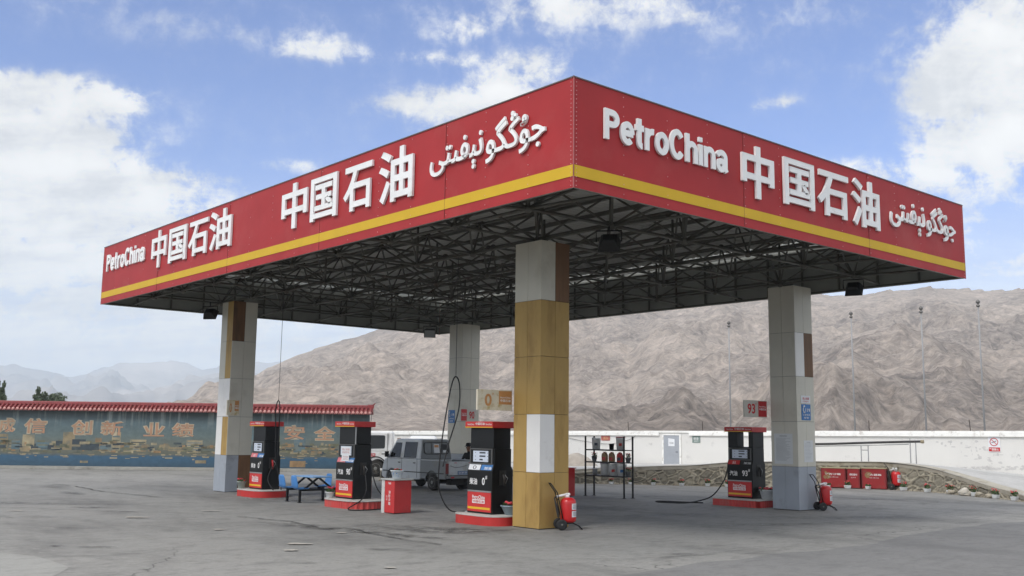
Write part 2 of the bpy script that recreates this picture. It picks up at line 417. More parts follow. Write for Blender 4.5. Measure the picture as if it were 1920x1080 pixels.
# ------------------------------------------------------------------ ground
def ground_mat(name, base, dark, light, cracks=True):
    m = bpy.data.materials.new(name); m.use_nodes = True
    nt = m.node_tree; nt.nodes.clear(); N, L = nt.nodes.new, nt.links.new
    p = N('ShaderNodeBsdfPrincipled'); o = N('ShaderNodeOutputMaterial'); L(p.outputs[0], o.inputs[0])
    p.inputs['Roughness'].default_value = .85; p.inputs['Specular IOR Level'].default_value = .25
    tc = N('ShaderNodeTexCoord')
    def nz(s, d=6, r=.6, st=(1, 1, 1), rot=0.0, dist=0.0):
        mp = N('ShaderNodeMapping'); mp.inputs['Scale'].default_value = st; mp.inputs['Rotation'].default_value = (0, 0, rot); L(tc.outputs['Object'], mp.inputs[0])
        n = N('ShaderNodeTexNoise'); n.inputs['Scale'].default_value = s; n.inputs['Detail'].default_value = d; n.inputs['Roughness'].default_value = r
        n.inputs['Distortion'].default_value = dist
        L(mp.outputs[0], n.inputs['Vector']); return n.outputs[0]
    def ramp(x, a, b, ca=(0, 0, 0, 1), cb=(1, 1, 1, 1)):
        r = N('ShaderNodeValToRGB'); e = r.color_ramp.elements; e[0].position = a; e[1].position = b; e[0].color = ca; e[1].color = cb
        L(x, r.inputs[0]); return r.outputs[0]
    def mix(f, a, b, k=1.0):
        if k != 1.0:
            q = N('ShaderNodeMath'); q.operation = 'MULTIPLY'; L(f, q.inputs[0]); q.inputs[1].default_value = k; f = q.outputs[0]
        x = N('ShaderNodeMix'); x.data_type = 'RGBA'; L(f, x.inputs[0])
        for i, c in ((6, a), (7, b)):
            if isinstance(c, tuple): x.inputs[i].default_value = c + (1,)
            else: L(c, x.inputs[i])
        return x.outputs[2]
    col = mix(ramp(nz(.09, 5, .6), .35, .65), base, light)
    col = mix(ramp(nz(.35, 8, .68, (1, .45, 1), .7), .48, .70), col, dark, .75)
    col = mix(ramp(nz(1.3, 8, .7, (.5, 1.3, 1), .4), .54, .72), col, dark, .7)
    col = mix(ramp(nz(1.1, 6, .7, (1.2, .6, 1), -.3), .64, .74), col, tuple(c * 1.45 for c in light), .6)
    col = mix(ramp(nz(3.2, 7, .72, (.7, 1.3, 1), .3), .50, .68), col, dark, .5)
    col = mix(ramp(nz(5.0, 6, .7, (1, .8, 1), .9), .60, .72), col, tuple(c * 1.3 for c in light), .45)
    col = mix(ramp(nz(14, 5, .75), .45, .7), col, dark, .35)
    col = mix(ramp(nz(38, 3, .7), .35, .7), mix(ramp(nz(9, 4, .7), .3, .7), col, dark, .18), col, .7)
    col = mix(ramp(nz(140, 2, .6), .55, .75), col, tuple(c * 1.5 for c in light), .22)
    if cracks:
        vo = N('ShaderNodeTexVoronoi'); vo.feature = 'DISTANCE_TO_EDGE'; vo.inputs['Scale'].default_value = .21
        ad = N('ShaderNodeVectorMath'); ad.operation = 'ADD'; L(tc.outputs['Object'], ad.inputs[0])
        wn = N('ShaderNodeTexNoise'); wn.inputs['Scale'].default_value = .9; wn.inputs['Detail'].default_value = 6
        L(tc.outputs['Object'], wn.inputs['Vector'])
        sc_ = N('ShaderNodeVectorMath'); sc_.operation = 'SCALE'; sc_.inputs['Scale'].default_value = 1.6; L(wn.outputs['Color'], sc_.inputs[0])
        L(sc_.outputs[0], ad.inputs[1]); L(ad.outputs[0], vo.inputs['Vector'])
        ck = ramp(vo.outputs['Distance'], .0012, .0045, (1, 1, 1, 1), (0, 0, 0, 1))
        gate = ramp(nz(.16, 2, .5), .5, .62)
        q = N('ShaderNodeMath'); q.operation = 'MULTIPLY'; L(ck, q.inputs[0]); L(gate, q.inputs[1])
        col = mix(q.outputs[0], col, tuple(c * .3 for c in dark), .8)
    L(col, p.inputs['Base Color'])
    return m
M_ground = ground_mat('yard_concrete', lin(136, 135, 131), lin(92, 91, 89), lin(152, 150, 145))
M_asph = ground_mat('yard_asphalt', lin(122, 121, 119), lin(100, 99, 98), lin(130, 129, 127), False)
M_slab = ground_mat('yard_slab', lin(148, 147, 142), lin(124, 123, 119), lin(156, 155, 150), False)

def sheet(name, pts, m, z):
    mb = MB(); mb.add([(x, y, z) for x, y in pts], [tuple(range(len(pts)))])
    return tag(mb.build(name, m), kind='structure')
def disc(name, r, m, z):
    mb = MB(); n = 96
    mb.add([(0, 0, z)] + [(r * math.cos(2 * math.pi * i / n), r * math.sin(2 * math.pi * i / n), z) for i in range(n)], [(0, 1 + i, 1 + (i + 1) % n) for i in range(n)])
    return tag(mb.build(name, m), kind='structure')
disc('ground', 14000, M_ground, 0)
def wobble(pts, amp, step=.35, seed=1):
    out = []; k = len(pts)
    for i in range(k):
        a, b = Vector(pts[i]).to_3d(), Vector(pts[(i + 1) % k]).to_3d(); n = max(1, int((b - a).length / step))
        for j in range(n):
            p = a.lerp(b, j / n)
            q = noise.noise_vector(p * .9 + Vector((seed, 0, 0))) * amp + noise.noise_vector(p * 3.1) * amp * .35
            out.append((p.x + q.x, p.y + q.y))
    return out
# darker asphalt apron in front of the concrete pad; its border wanders from the right to the near middle
sheet('asphalt_patch', wobble([(15, -1), (13.7, -.66), (11.2, -.66), (8.9, -.85), (7.2, -1.35), (5.6, -1.5), (3.3, -1.2), (.4, -1.4), (-1.2, -1.7), (-4, -4), (-8, -9), (6, -16), (40, -14), (40, 2.0), (24.5, .6), (19, -.4)], .22), M_asph, .004)
sheet('concrete_slab', wobble([(-7.0, 6.6), (-6.65, 5.6), (-6.7, 4.0), (-7.2, 3.2), (-9.2, 2.6), (-10.5, 6.5)], .08, .25), M_slab, .004)
# oil and tyre stains: flat worn patches that lie on the yard
M_stain = mat('oil_stain', lin(78, 76, 72), .7, .3, 3.0)
def stain_mat():
    m = bpy.data.materials.new('oil_stain_soft'); m.use_nodes = True
    nt = m.node_tree; N, L = nt.nodes.new, nt.links.new
    p = nt.nodes['Principled BSDF']; p.inputs['Base Color'].default_value = lin(62, 60, 57) + (1,); p.inputs['Roughness'].default_value = .6
    uv = N('ShaderNodeAttribute'); uv.attribute_name = 'fade'
    tc = N('ShaderNodeTexCoord'); n = N('ShaderNodeTexNoise'); n.inputs['Scale'].default_value = 2.6; n.inputs['Detail'].default_value = 8; n.inputs['Roughness'].default_value = .7
    L(tc.outputs['Object'], n.inputs['Vector'])
    r = N('ShaderNodeMapRange'); r.inputs['From Min'].default_value = .40; r.inputs['From Max'].default_value = .68; L(n.outputs[0], r.inputs[0])
    q = N('ShaderNodeMath'); q.operation = 'MULTIPLY'; L(r.outputs[0], q.inputs[0]); L(uv.outputs['Fac'], q.inputs[1]); L(q.outputs[0], p.inputs['Alpha'])
    return m
M_soft = stain_mat()
def stain(c, along, rx, ry, k=.85, z=.006, m=None):
    """an elliptical worn patch whose edge thins out"""
    n, rings = 40, 6; vs = [(c[0], c[1], z)]; fade = [k]; fs = []
    ca, sa = math.cos(along), math.sin(along)
    for j in range(1, rings + 1):
        t = j / rings
        for i in range(n):
            a = 2 * math.pi * i / n; x, y = rx * t * math.cos(a), ry * t * math.sin(a)
            vs.append((c[0] + x * ca - y * sa, c[1] + x * sa + y * ca, z)); fade.append(k * (1 - t) ** .8)
    for i in range(n): fs.append((0, 1 + i, 1 + (i + 1) % n))
    for j in range(rings - 1):
        for i in range(n): fs.append((1 + j * n + i, 1 + (j + 1) * n + i, 1 + (j + 1) * n + (i + 1) % n, 1 + j * n + (i + 1) % n))
    mb = MB(); mb.add(vs, fs); o = mb.build('oil_stain', m or M_soft)
    at_ = o.data.attributes.new('fade', 'FLOAT', 'POINT'); at_.data.foreach_set('value', fade)
    return tag(o, kind='structure')
zz = .006
for c, al, rx, ry, k in [((-.3, 7.3), -1.35, 2.2, .45, 1.0), ((1.1, 6.2), -1.2, 1.9, .9, .8), ((2.0, 5.2), -.9, 1.4, .9, .8), ((.2, 5.0), -1.3, 1.5, .35, .9), ((5.0, 15.5), 1.5, 3.0, 1.2, .5),
                         ((-4.6, 10.2), -.7, .5, .3, .7), ((-5.2, 14), -.8, 2.2, .6, .5), ((-3.5, 18), -.7, 3.0, .5, .6), ((-8, 9), -.8, .5, .3, .7), ((7.5, 9.5), -.6, 3.5, 1.6, .6), ((9, 2.2), -.5, 2.5, .5, .45),
                         ((15.5, 5.0), -.4, 3.0, .8, .4), ((20, 6.2), -.6, 3.0, .5, .5), ((9.5, 15), 1.57, 2.4, .9, .6), ((3.2, 16.0), 1.57, 1.5, 1.2, .5), ((-1.5, 3.2), -.8, .6, .25, .6)]:
    zz += .0006
    stain(c, al, rx, ry, k, zz)

# cracks and joints in the concrete, scuffs of pale paint
M_crack = mat('crack_dark', lin(64, 62, 59), .9, .2, 5)
def crack(pts, w, m, name='crack', seed=0, z=.018):
    P = []
    for a, b_ in zip(pts, pts[1:]):
        a, b_ = Vector((*a, 0)), Vector((*b_, 0)); k = max(2, int((b_ - a).length / .12))
        P += [a.lerp(b_, i / k) for i in range(k)]
    P.append(Vector((*pts[-1], 0))); vs = []
    for i, p in enumerate(P):
        d = (P[min(i + 1, len(P) - 1)] - P[max(i - 1, 0)]).normalized(); q = Vector((-d.y, d.x, 0))
        p = p + q * (.10 * noise.noise(Vector((i * .15, seed, 0))) + .03 * noise.noise(Vector((i * .9, seed, 3))))
        ww = w * (.35 + .9 * abs(noise.noise(Vector((i * .33, seed, 7)))))
        vs += [p + q * ww + Z * z, p - q * ww + Z * z]
    mb = MB(); mb.add(vs, [(2 * i, 2 * i + 1, 2 * i + 3, 2 * i + 2) for i in range(len(P) - 1)]); return tag(mb.build(name, m), kind='structure')
crack([(-1.5, .9), (.15, .32), (.9, -.21), (2.37, -.61), (4.23, -.62), (6.09, -1.04)], .016, M_crack, seed=1)
crack([(5.35, 4.46), (6.52, 3.69), (6.94, 2.62), (7.35, 1.6), (7.73, .35), (8.53, -.32), (11, -3)], .022, M_crack, seed=2)
crack([(.14, 27.57), (.35, 25.82), (.08, 22.31), (.26, 20.9), (.6, 18.5)], .05, M_crack, seed=3)
crack([(-.6, 11), (-.19, 9.21), (-.37, 7.45), (.01, 6.77), (-.17, 5.66), (-.3, 4.15), (-.18, 3.28)], .04, M_crack, seed=4)
crack([(-7.2, 6.5), (-6.6, 5.7), (-5.6, 4.9), (-4.6, 3.4)], .010, M_crack, seed=5)
crack([(-6, 20), (-4.5, 17), (-2.4, 13.9), (-.9, 12.2)], .025, M_crack, seed=6)
M_scuff = mat('pale_scuff', lin(170, 164, 154), .9, .1, 8, dirt=lin(150, 146, 140), dirt_amt=.5, dscale=6)
for i, (x, y, l, w) in enumerate([(-2.67, 12.0, .55, .10), (-2.34, 8.19, .30, .08), (-2.33, 4.87, .42, .10), (-2.94, 4.06, .28, .08), (-2.81, 1.13, .20, .06), (-.6, 6.2, .2, .05), (-.4, 12.9, .5, .06), (-4.4, 15.5, .5, .07)]):
    q = MB(); rr = random.Random(i); n = 15
    q.add([(x + .5 * l * math.cos(a) * f + 1.1 * w * math.sin(a) * f, y - .42 * l * math.cos(a) * f + 1.3 * w * math.sin(a) * f, .019) for a, f in ((2 * math.pi * k / n, rr.uniform(.5, 1.0)) for k in range(n))], [tuple(range(n))])
    tag(q.build('worn_patch', M_scuff), kind='structure')
for c_, al, rx, ry, k in [((-.3, 25.8), 1.5, 1.6, .5, .9), ((-1.0, 21.9), 1.5, 1.2, .4, .8), ((-2.5, 15.6), -.8, .7, .35, 1.0), ((-6.0, 7.0), -.8, .22, .14, 1.2), ((-5.5, 6.4), -.8, .45, .18, .9), ((6.8, 27.9), -.6, 1.2, .3, .8), ((-2.4, 13.9), -.8, .5, .25, .9), ((-3.6, 2.4), -.7, .3, .12, .9), ((2.4, -.4), -.5, .5, .2, .8), ((8.8, 5.5), -.3, 2.2, .4, .6), ((12, 2.5), -.6, 2.8, .5, .5)]:
    zz += .0006; stain(c_, al, rx, ry, k, zz)

# ------------------------------------------------------------------ hills and far mountains
def horizon(px): return 810.5 + (px - 960) * .01229
def interp(tab, x):
    if x <= tab[0][0]: return tab[0][1]
    for (a, b), (c, d) in zip(tab, tab[1:]):
        if x <= c:
            t = (x - a) / (c - a); return b + (d - b) * t
    return tab[-1][1]
def az_elev(px, py): return math.atan2(960 - px, 1890.63) + YAW, (horizon(px) - py) / math.hypot(1890.63 / math.cos(.142), px - 960)
def crest_table(pts): return sorted((az_elev(*p)) for p in pts)
def relief(p, octs=6): return noise.ridged_multi_fractal(p, 0.95, 2.1, octs, 1.0, 2.0)

def hill_mat():
    m = bpy.data.materials.new('dry_hillside'); m.use_nodes = True
    nt = m.node_tree; nt.nodes.clear(); N, L = nt.nodes.new, nt.links.new
    p = N('ShaderNodeBsdfPrincipled'); o = N('ShaderNodeOutputMaterial'); L(p.outputs[0], o.inputs[0])
    p.inputs['Roughness'].default_value = .95; p.inputs['Specular IOR Level'].default_value = .1
    tc = N('ShaderNodeTexCoord')
    def nz(s, d=9, r=.65, dist=0.0):
        n = N('ShaderNodeTexNoise'); n.inputs['Scale'].default_value = s; n.inputs['Detail'].default_value = d; n.inputs['Roughness'].default_value = r; n.inputs['Distortion'].default_value = dist
        L(tc.outputs['Object'], n.inputs['Vector']); return n.outputs[0]
    def ramp(x, *st):
        r = N('ShaderNodeValToRGB'); e = r.color_ramp.elements
        while len(e) < len(st): e.new(.5)
        for q, (a, c) in zip(e, st): q.position = a; q.color = c + (1,)
        L(x, r.inputs[0]); return r.outputs[0]
    a = ramp(nz(.0055, 8, .6, 1.4), (.38, lin(100, 92, 87)), (.5, lin(156, 144, 134)), (.62, lin(198, 183, 169)))
    b = ramp(nz(.10, 9, .74, 1.6), (.37, lin(84, 78, 75)), (.50, lin(162, 150, 139)), (.63, lin(216, 199, 184)))
    c = ramp(nz(.03, 7, .68, 2.0), (.40, lin(120, 110, 104)), (.52, lin(178, 166, 156)), (.64, lin(206, 192, 180)))
    m1 = N('ShaderNodeMix'); m1.data_type = 'RGBA'; m1.inputs[0].default_value = .4; L(a, m1.inputs[6]); L(c, m1.inputs[7])
    mx = N('ShaderNodeMix'); mx.data_type = 'RGBA'; mx.inputs[0].default_value = .42; L(m1.outputs[2], mx.inputs[6]); L(b, mx.inputs[7])
    L(mx.outputs[2], p.inputs['Base Color'])
    bp = N('ShaderNodeBump'); bp.inputs['Strength'].default_value = .9; bp.inputs['Distance'].default_value = 3.6
    L(nz(.11, 9, .78, 1.2), bp.inputs['Height']); L(bp.outputs[0], p.inputs['Normal'])
    return m

def terrain(name, m, crests, r0, nr, naz, a0, a1, amp, fscale, seed, rmax):
    """a hillside as a polar height field round the yard: each crest is (distance, table of elevation over azimuth, foot distance)"""
    vs = []; fs = []
    rs = [r0 * (rmax / r0) ** (i / (nr - 1)) for i in range(nr)]
    for i in range(naz):
        az = a0 + (a1 - a0) * i / (naz - 1); ca, sa = math.cos(az), math.sin(az)
        for r in rs:
            x, y = CAMP.x + r * ca, CAMP.y + r * sa
            h = -3.0
            for (D, tab, foot) in crests:
                wob = 1 + .12 * noise.noise(Vector((az * 5 + seed, D * .01, 0)))
                Dw = D * wob
                H = max(0.0, interp(tab, az)) * Dw
                if r < Dw: t = max(0.0, (r - foot) / (Dw - foot)); g = t ** 1.25
                else: t = 1.0; g = max(0.0, 1 - ((r - Dw) / (Dw * .8)) ** 1.2 * .9)
                q = Vector((x, y, 0)) * fscale
                q2 = q + noise.noise_vector(q * .8) * .6
                wv = noise.noise(Vector((x * .004, y * .004, seed))) * .9
                rg = 1.05 * (relief(q2 * .36 + Vector((seed, 3.3, 0)), 5) - 1.0) + .38 * (relief(Vector((az * 13 + wv, math.log(r) * 2.2 + seed, D * .01)), 5) - 1.0)
                fine = relief(q2 * 3.7 + Vector((1.7, seed, 0)), 4) - 1.0
                env = min(1, H / (D * .03)) * (.25 + .75 * math.sin(math.pi * min(1, max(0, t))) if r < Dw else .25)
                fad = 1.0 if r >= Dw else min(1.0, max(.1, (1 - t) * 6 + .15))
                hh = -3.0 if t <= 0 else H * g + amp * env * (rg * .85 + fine * .20) * fad * min(1, t * 6) - 3 * max(0, 1 - t * 8)
                if hh > h: h = hh
            vs.append((x, y, h + CAMP.z * 0))
    for i in range(naz - 1):
        for j in range(nr - 1):
            a = i * nr + j
            fs.append((a, a + 1, a + nr + 1, a + nr))
    mb = MB(); mb.v = vs; mb.f = fs; mb.m = [0] * len(fs); mb.sm = [True] * len(fs)
    o = mb.build(name, m, fix=False)
    return tag(o, kind='structure')
main_crest = crest_table([(-1500, 800), (-400, 780), (200, 772), (370, 753), (430, 733), (500, 690), (560, 664), (620, 645), (700, 619), (780, 588), (880, 560), (1000, 542), (1150, 534), (1300, 540), (1450, 530), (1560, 548),
                          (1640, 547), (1700, 538), (1750, 537), (1800, 541), (1860, 544), (1920, 540), (2100, 520), (2600, 560), (3400, 600)])
front_crest = crest_table([(300, 830), (600, 800), (760, 765), (900, 748), (1070, 722), (1200, 718), (1320, 738), (1420, 712), (1500, 668), (1600, 622), (1680, 604), (1760, 622), (1850, 690), (1920, 735), (2050, 700), (2400, 690), (3000, 760)])
low_crest = crest_table([(700, 830), (1000, 800), (1250, 770), (1400, 776), (1560, 742), (1660, 760), (1760, 770), (1880, 772), (2000, 740), (2500, 790)])
M_hill = hill_mat()
terrain('hills', M_hill, [(1500, main_crest, 420), (900, front_crest, 330), (520, low_crest, 230)], 200, 260, 700, YAW - R(58), YAW + R(50), 29, .0085, 11.0, 2400)

def far_mat():
    m = bpy.data.materials.new('far_rock'); m.use_nodes = True
    nt = m.node_tree; N, L = nt.nodes.new, nt.links.new
    p = nt.nodes['Principled BSDF']; p.inputs['Roughness'].default_value = .95; p.inputs['Specular IOR Level'].default_value = .1
    tc = N('ShaderNodeTexCoord'); sp = N('ShaderNodeSeparateXYZ'); L(tc.outputs['Object'], sp.inputs[0])
    n = N('ShaderNodeTexNoise'); n.inputs['Scale'].default_value = .0014; n.inputs['Detail'].default_value = 9; n.inputs['Roughness'].default_value = .65; L(tc.outputs['Object'], n.inputs['Vector'])
    a = N('ShaderNodeMath'); a.operation = 'MULTIPLY_ADD'; L(n.outputs[0], a.inputs[0]); a.inputs[1].default_value = 700; L(sp.outputs[2], a.inputs[2])
    r = N('ShaderNodeMapRange'); r.inputs['From Min'].default_value = 1090; r.inputs['From Max'].default_value = 1180; L(a.outputs[0], r.inputs[0])
    c = N('ShaderNodeValToRGB'); e = c.color_ramp.elements; e[0].position = .35; e[1].position = .65; e[0].color = lin(92, 92, 96) + (1,); e[1].color = lin(168, 158, 150) + (1,)
    L(n.outputs[0], c.inputs[0])
    mx = N('ShaderNodeMix'); mx.data_type = 'RGBA'; L(r.outputs[0], mx.inputs[0]); L(c.outputs[0], mx.inputs[6]); mx.inputs[7].default_value = (.85, .87, .9, 1)
    L(mx.outputs[2], p.inputs['Base Color'])
    return m
far_crest = crest_table([(-1600, 700), (-900, 660), (-400, 690), (-150, 680), (0, 691), (28, 690), (85, 699), (111, 707), (137, 711), (165, 704), (200, 692), (259, 686), (300, 684), (326, 678), (355, 684), (381, 695), (407, 691), (450, 689), (480, 687), (520, 686), (600, 700), (800, 690)])
mid_crest = crest_table([(-1600, 740), (-600, 730), (-200, 742), (60, 745), (180, 735), (280, 740), (340, 728), (400, 712), (450, 704), (500, 712), (560, 720), (700, 730)])
terrain('mountains', far_mat(), [(9000, far_crest, 5200), (6200, mid_crest, 4200)], 3600, 110, 420, YAW + R(4), YAW + R(58), 230, .0012, 4.0, 13000)

# the air: far things fade to pale blue
def haze():
    mb = MB(); mb.box(-15000, 15000, -15000, 15000, -8, 760)
    m = bpy.data.materials.new('air'); m.use_nodes = True
    nt = m.node_tree; nt.nodes.clear()
    v = nt.nodes.new('ShaderNodeVolumePrincipled'); o = nt.nodes.new('ShaderNodeOutputMaterial'); nt.links.new(v.outputs[0], o.inputs['Volume'])
    v.inputs['Color'].default_value = (.81, .905, 1, 1); v.inputs['Density'].default_value = HAZE; v.inputs['Anisotropy'].default_value = -.25
    tag(mb.build('haze', m), 'pale blue air that veils the far mountains', 'haze', kind='stuff')
HAZE = 1.8e-4
haze()
# ------------------------------------------------------------------ canopy
B, A, H0, H1, HC = 14.673, 23.404, 6.333, 8.322, 6.473
canopy = empty('canopy', (0, 0, 0), 'red filling station canopy with yellow stripe and white lettering on four tiled columns', 'canopy')
TH = .05
def fascia(name, corner0, corner1, nrm, label=None):
    """one red side of the canopy from corner0 to corner1 (2-D), nrm points outward"""
    c0, c1, n = Vector(corner0).to_3d(), Vector(corner1).to_3d(), Vector(nrm)
    d = (c1 - c0); ln = d.length; d.normalize()
    def pt(s, o, z): p = c0 + d * s + n * o; return (p.x, p.y, z)
    mb = MB()
    # outer sheet in slightly uneven bays, so the reflections break as on real sheet metal
    nb = max(2, int(ln / 1.22)); zs = [H0, H0 + .55, H0 + 1.1, H0 + 1.55, H1]
    rnd = random.Random(int(ln * 10))
    off = [[(0 if j in (0, 4) else rnd.uniform(-.006, .006)) for j in range(5)] for i in range(nb + 1)]
    for i in (0, nb):
        off[i] = [0] * 5
    vs = [pt(ln * i / nb, off[i][j], zs[j]) for i in range(nb + 1) for j in range(5)]
    fs = [(i * 5 + j, (i + 1) * 5 + j, (i + 1) * 5 + j + 1, i * 5 + j + 1) for i in range(nb) for j in range(4)]
    mb.add(vs, fs, 0)
    b = TH
    mb.add([pt(0.06, -b, H0), pt(ln - .06, -b, H0), pt(ln - .06, -b, H1), pt(0.06, -b, H1), pt(0, 0, H0), pt(ln, 0, H0), pt(ln, 0, H1), pt(0, 0, H1)],
           [(0, 1, 2, 3), (0, 4, 5, 1), (3, 2, 6, 7)], 1)
    f = mb.build('fascia', [M_red, M_inner], canopy, label=label, fix=False)
    st = MB(); z0, z1 = 6.533, 6.741
    for i in range(nb):
        p0, p1 = pt(ln * i / nb, .009, z0), pt(ln * (i + 1) / nb, .009, z0)
        st.add([p0, p1, (p1[0], p1[1], z1), (p0[0], p0[1], z1)], [(0, 1, 2, 3)])
    st.build('stripe', M_yel, f)
    for i in range(1, nb):
        if i % 4 == 0:
            sm = MB(); s = ln * i / nb; sm.prism([(s - .0035, H0 + .01), (s + .0035, H0 + .01), (s + .0035, H1 - .01), (s - .0035, H1 - .01)], lambda a, z: pt(a, .002, z), lambda a, z: pt(a, .0105, z)); sm.build('seam', M_seam, f)
    rv = MB()
    for i in range(1, nb * 1):
        s = ln * i / nb + .05
        for k in range(11):
            if rnd.random() < .75:
                z = H0 + .08 + k * .183; q = .011
                rv.prism([(s - q, z), (s, z - q), (s + q, z), (s, z + q)], lambda a, zz_: pt(a, .0, zz_), lambda a, zz_: pt(a, .012, zz_))
    for k in range(26):
        z = H0 + .04 + k * .078; q = .011; s = .06
        rv.prism([(s - q, z), (s, z - q), (s + q, z), (s, z + q)], lambda a, zz_: pt(a, .0, zz_), lambda a, zz_: pt(a, .012, zz_))
        s = ln - .06
        rv.prism([(s - q, z), (s, z - q), (s + q, z), (s, z + q)], lambda a, zz_: pt(a, .0, zz_), lambda a, zz_: pt(a, .012, zz_))
    rv.build('rivets', M_rivet, f)
    tr = MB()
    tr.prism([(-.012, H1), (ln + .012, H1), (ln + .012, H1 + .022), (-.012, H1 + .022)], lambda a, z: pt(a, -.07, z), lambda a, z: pt(a, .015, z))
    tr.build('edge_trim', M_trim, f)
    return f
fl = fascia('f', (0, A), (0, 0), (-1, 0, 0))
fr = fascia('f', (0, 0), (B, 0), (0, -1, 0))
fascia('f', (B, 0), (B, A), (1, 0, 0)); fascia('f', (B, A), (0, A), (0, 1, 0))
cj = MB()
for x, y in ((0, 0), (B, 0), (0, A), (B, A)):
    cj.box(x - .009, x + .009, y - .009, y + .009, H0 - .01, H1 + .03)
    cj.build('corner_trim', mat('corner_rose', lin(168, 92, 90), .5), canopy); cj = MB()

# lettering: (text, start along the face, end, bottom, top)
def letters(f, on_left, body, s0, s1, z0, z1, name='sign_character', depth=.05, off=.021):
    mb = MB()
    if on_left: O, u = (-.012, s0, z0), -Y       # the left face is read from high y to low y
    else: O, u = (s0, -.012, z0), X
    if body == 'PetroChina': latin(mb, O, u, Z, abs(s1 - s0), z1 - z0, depth)
    else: text(mb, body, O, u, Z, abs(s1 - s0), z1 - z0, 0, depth, off)
    mb.build(name, M_white_letter, f)
PCO = .018
letters(fl, True, 'PetroChina', 22.95, 19.55, 7.42, 8.0, 'sign_lettering', .045, PCO)
for b, s0, s1, z0, z1 in (('中', 18.92, 17.78, 7.04, 8.22), ('国', 17.55, 16.28, 7.06, 8.12), ('石', 16.12, 14.80, 7.07, 8.10), ('油', 14.70, 13.30, 7.06, 8.18)):
    letters(fl, True, b, s0, s1, z0, z1)
for b, s0, s1, z0, z1 in (('中', 10.45, 9.18, 7.03, 8.18), ('国', 9.00, 7.80, 7.05, 8.10), ('石', 7.50, 6.32, 7.03, 8.08), ('油', 6.04, 4.76, 6.98, 8.16)):
    letters(fl, True, b, s0, s1, z0, z1)
letters(fl, True, WORD2, 4.16, 2.46, 7.18, 7.92, 'sign_lettering', .042, .014)
letters(fl, True, WORD1, 2.36, .68, 7.20, 8.07, 'sign_lettering', .042, .014)
letters(fr, False, 'PetroChina', .73, 4.30, 7.35, 7.92, 'sign_lettering', .045, PCO)
for b, s0, s1, z0, z1 in (('中', 4.78, 5.90, 6.98, 8.10), ('国', 6.27, 7.42, 7.04, 8.08), ('石', 7.58, 8.84, 7.03, 8.06), ('油', 9.00, 10.22, 6.98, 8.12)):
    letters(fr, False, b, s0, s1, z0, z1)
letters(fr, False, WORD2, 10.74, 12.46, 7.13, 7.92, 'sign_lettering', .042, .014)
letters(fr, False, WORD1, 12.56, 14.12, 7.18, 8.04, 'sign_lettering', .042, .014)

# roof sheet: ribs run along x; it stops short of the two far sides, where the sky shows through
rf = MB(); y = .12; ye = A - .42; xe = B - .42; prof = []
while y < ye:
    prof += [(y, 7.86), (y + .05, 7.82), (y + .13, 7.82), (y + .18, 7.86)]; y += .24
vs = [(x, yy, z + .006 * x) for x in (.1, xe) for yy, z in prof]; n = len(prof)
rf.add(vs, [(i, i + 1, n + i + 1, n + i) for i in range(n - 1)], 0)
rf.build('roof_sheet', M_roof, canopy, fix=False)
# space frame of round bars: lower and upper grid, four diagonals to each lower node
xb = [1.12 + 2.42 * i for i in range(6)]; yb = [2.44 + 2.38 * j for j in range(9)]
xt = [.15] + [2.33 + 2.42 * i for i in range(5)] + [B - .15]; yt = [.15] + [1.25 + 2.38 * j for j in range(10)]
yt = [.12] + [3.63 + 2.38 * j - 2.38 for j in range(10)]
ZB, ZT = 6.52, 7.62
nodes = []; bars = []
lo = {(i, j): Vector((xb[i], yb[j], ZB)) for i in range(6) for j in range(9)}
up = {(i, j): Vector((xt[i], yt[j + 1], ZT)) for i in range(7) for j in range(10)}
for (i, j), p in lo.items():
    nodes.append(p)
    if i < 5: bars.append((p, lo[i + 1, j], .034))
    if j < 8: bars.append((p, lo[i, j + 1], .034))
    for a, b in ((i, j), (i + 1, j), (i, j + 1), (i + 1, j + 1)): bars.append((p, up[a, b], .026))
for (i, j), p in up.items():
    nodes.append(p)
    if i < 6: bars.append((p, up[i + 1, j], .036))
    if j < 9: bars.append((p, up[i, j + 1], .036))
# struts from the outer lower nodes to the fascia frame, and short posts that carry the purlins
for j in range(9):
    bars.append((lo[0, j], Vector((.09, yb[j], 6.42)), .034)); bars.append((lo[5, j], Vector((B - .09, yb[j], 6.42)), .034))
    bars.append((lo[0, j], Vector((.09, yb[j] + 1.19, 7.35)), .028)); bars.append((lo[5, j], Vector((B - .09, yb[j] + 1.19, 7.35)), .028))
for i in range(6):
    bars.append((lo[i, 0], Vector((xb[i], .09, 6.42)), .034)); bars.append((lo[i, 8], Vector((xb[i], A - .09, 6.42)), .034))
    bars.append((lo[i, 0], Vector((xb[i] + 1.2, .09, 7.4)), .028)); bars.append((lo[i, 8], Vector((xb[i] + 1.2, A - .09, 7.4)), .028))
    for j in range(9):
        if (i + j) % 2 == 0: bars.append((lo[i, j], Vector((xb[i], yb[j], 7.74)), .05 if j == 0 else .035))
bars.sort(key=lambda b: ((b[0] + b[1]) / 2 - CAMP).length)
nodes.sort(key=lambda p: (p - CAMP).length)
def bar_mb(mb, b):
    mb.tube([b[0], b[1]], b[2], 7)
for b in bars[:99]:
    mb = MB(); bar_mb(mb, b); mb.build('truss_bar', M_truss, canopy)
mb = MB()
for b in bars[99:]: bar_mb(mb, b)
tag(mb.build('truss_bar', M_truss, canopy), kind='stuff')
for p in nodes[:60]:
    mb = MB(); mb.ball(p, .095, 10, 6); mb.build('truss_node', M_truss, canopy)
mb = MB()
for p in nodes[60:]: mb.ball(p, .105, 8, 5)
tag(mb.build('truss_node', M_truss, canopy), kind='stuff')
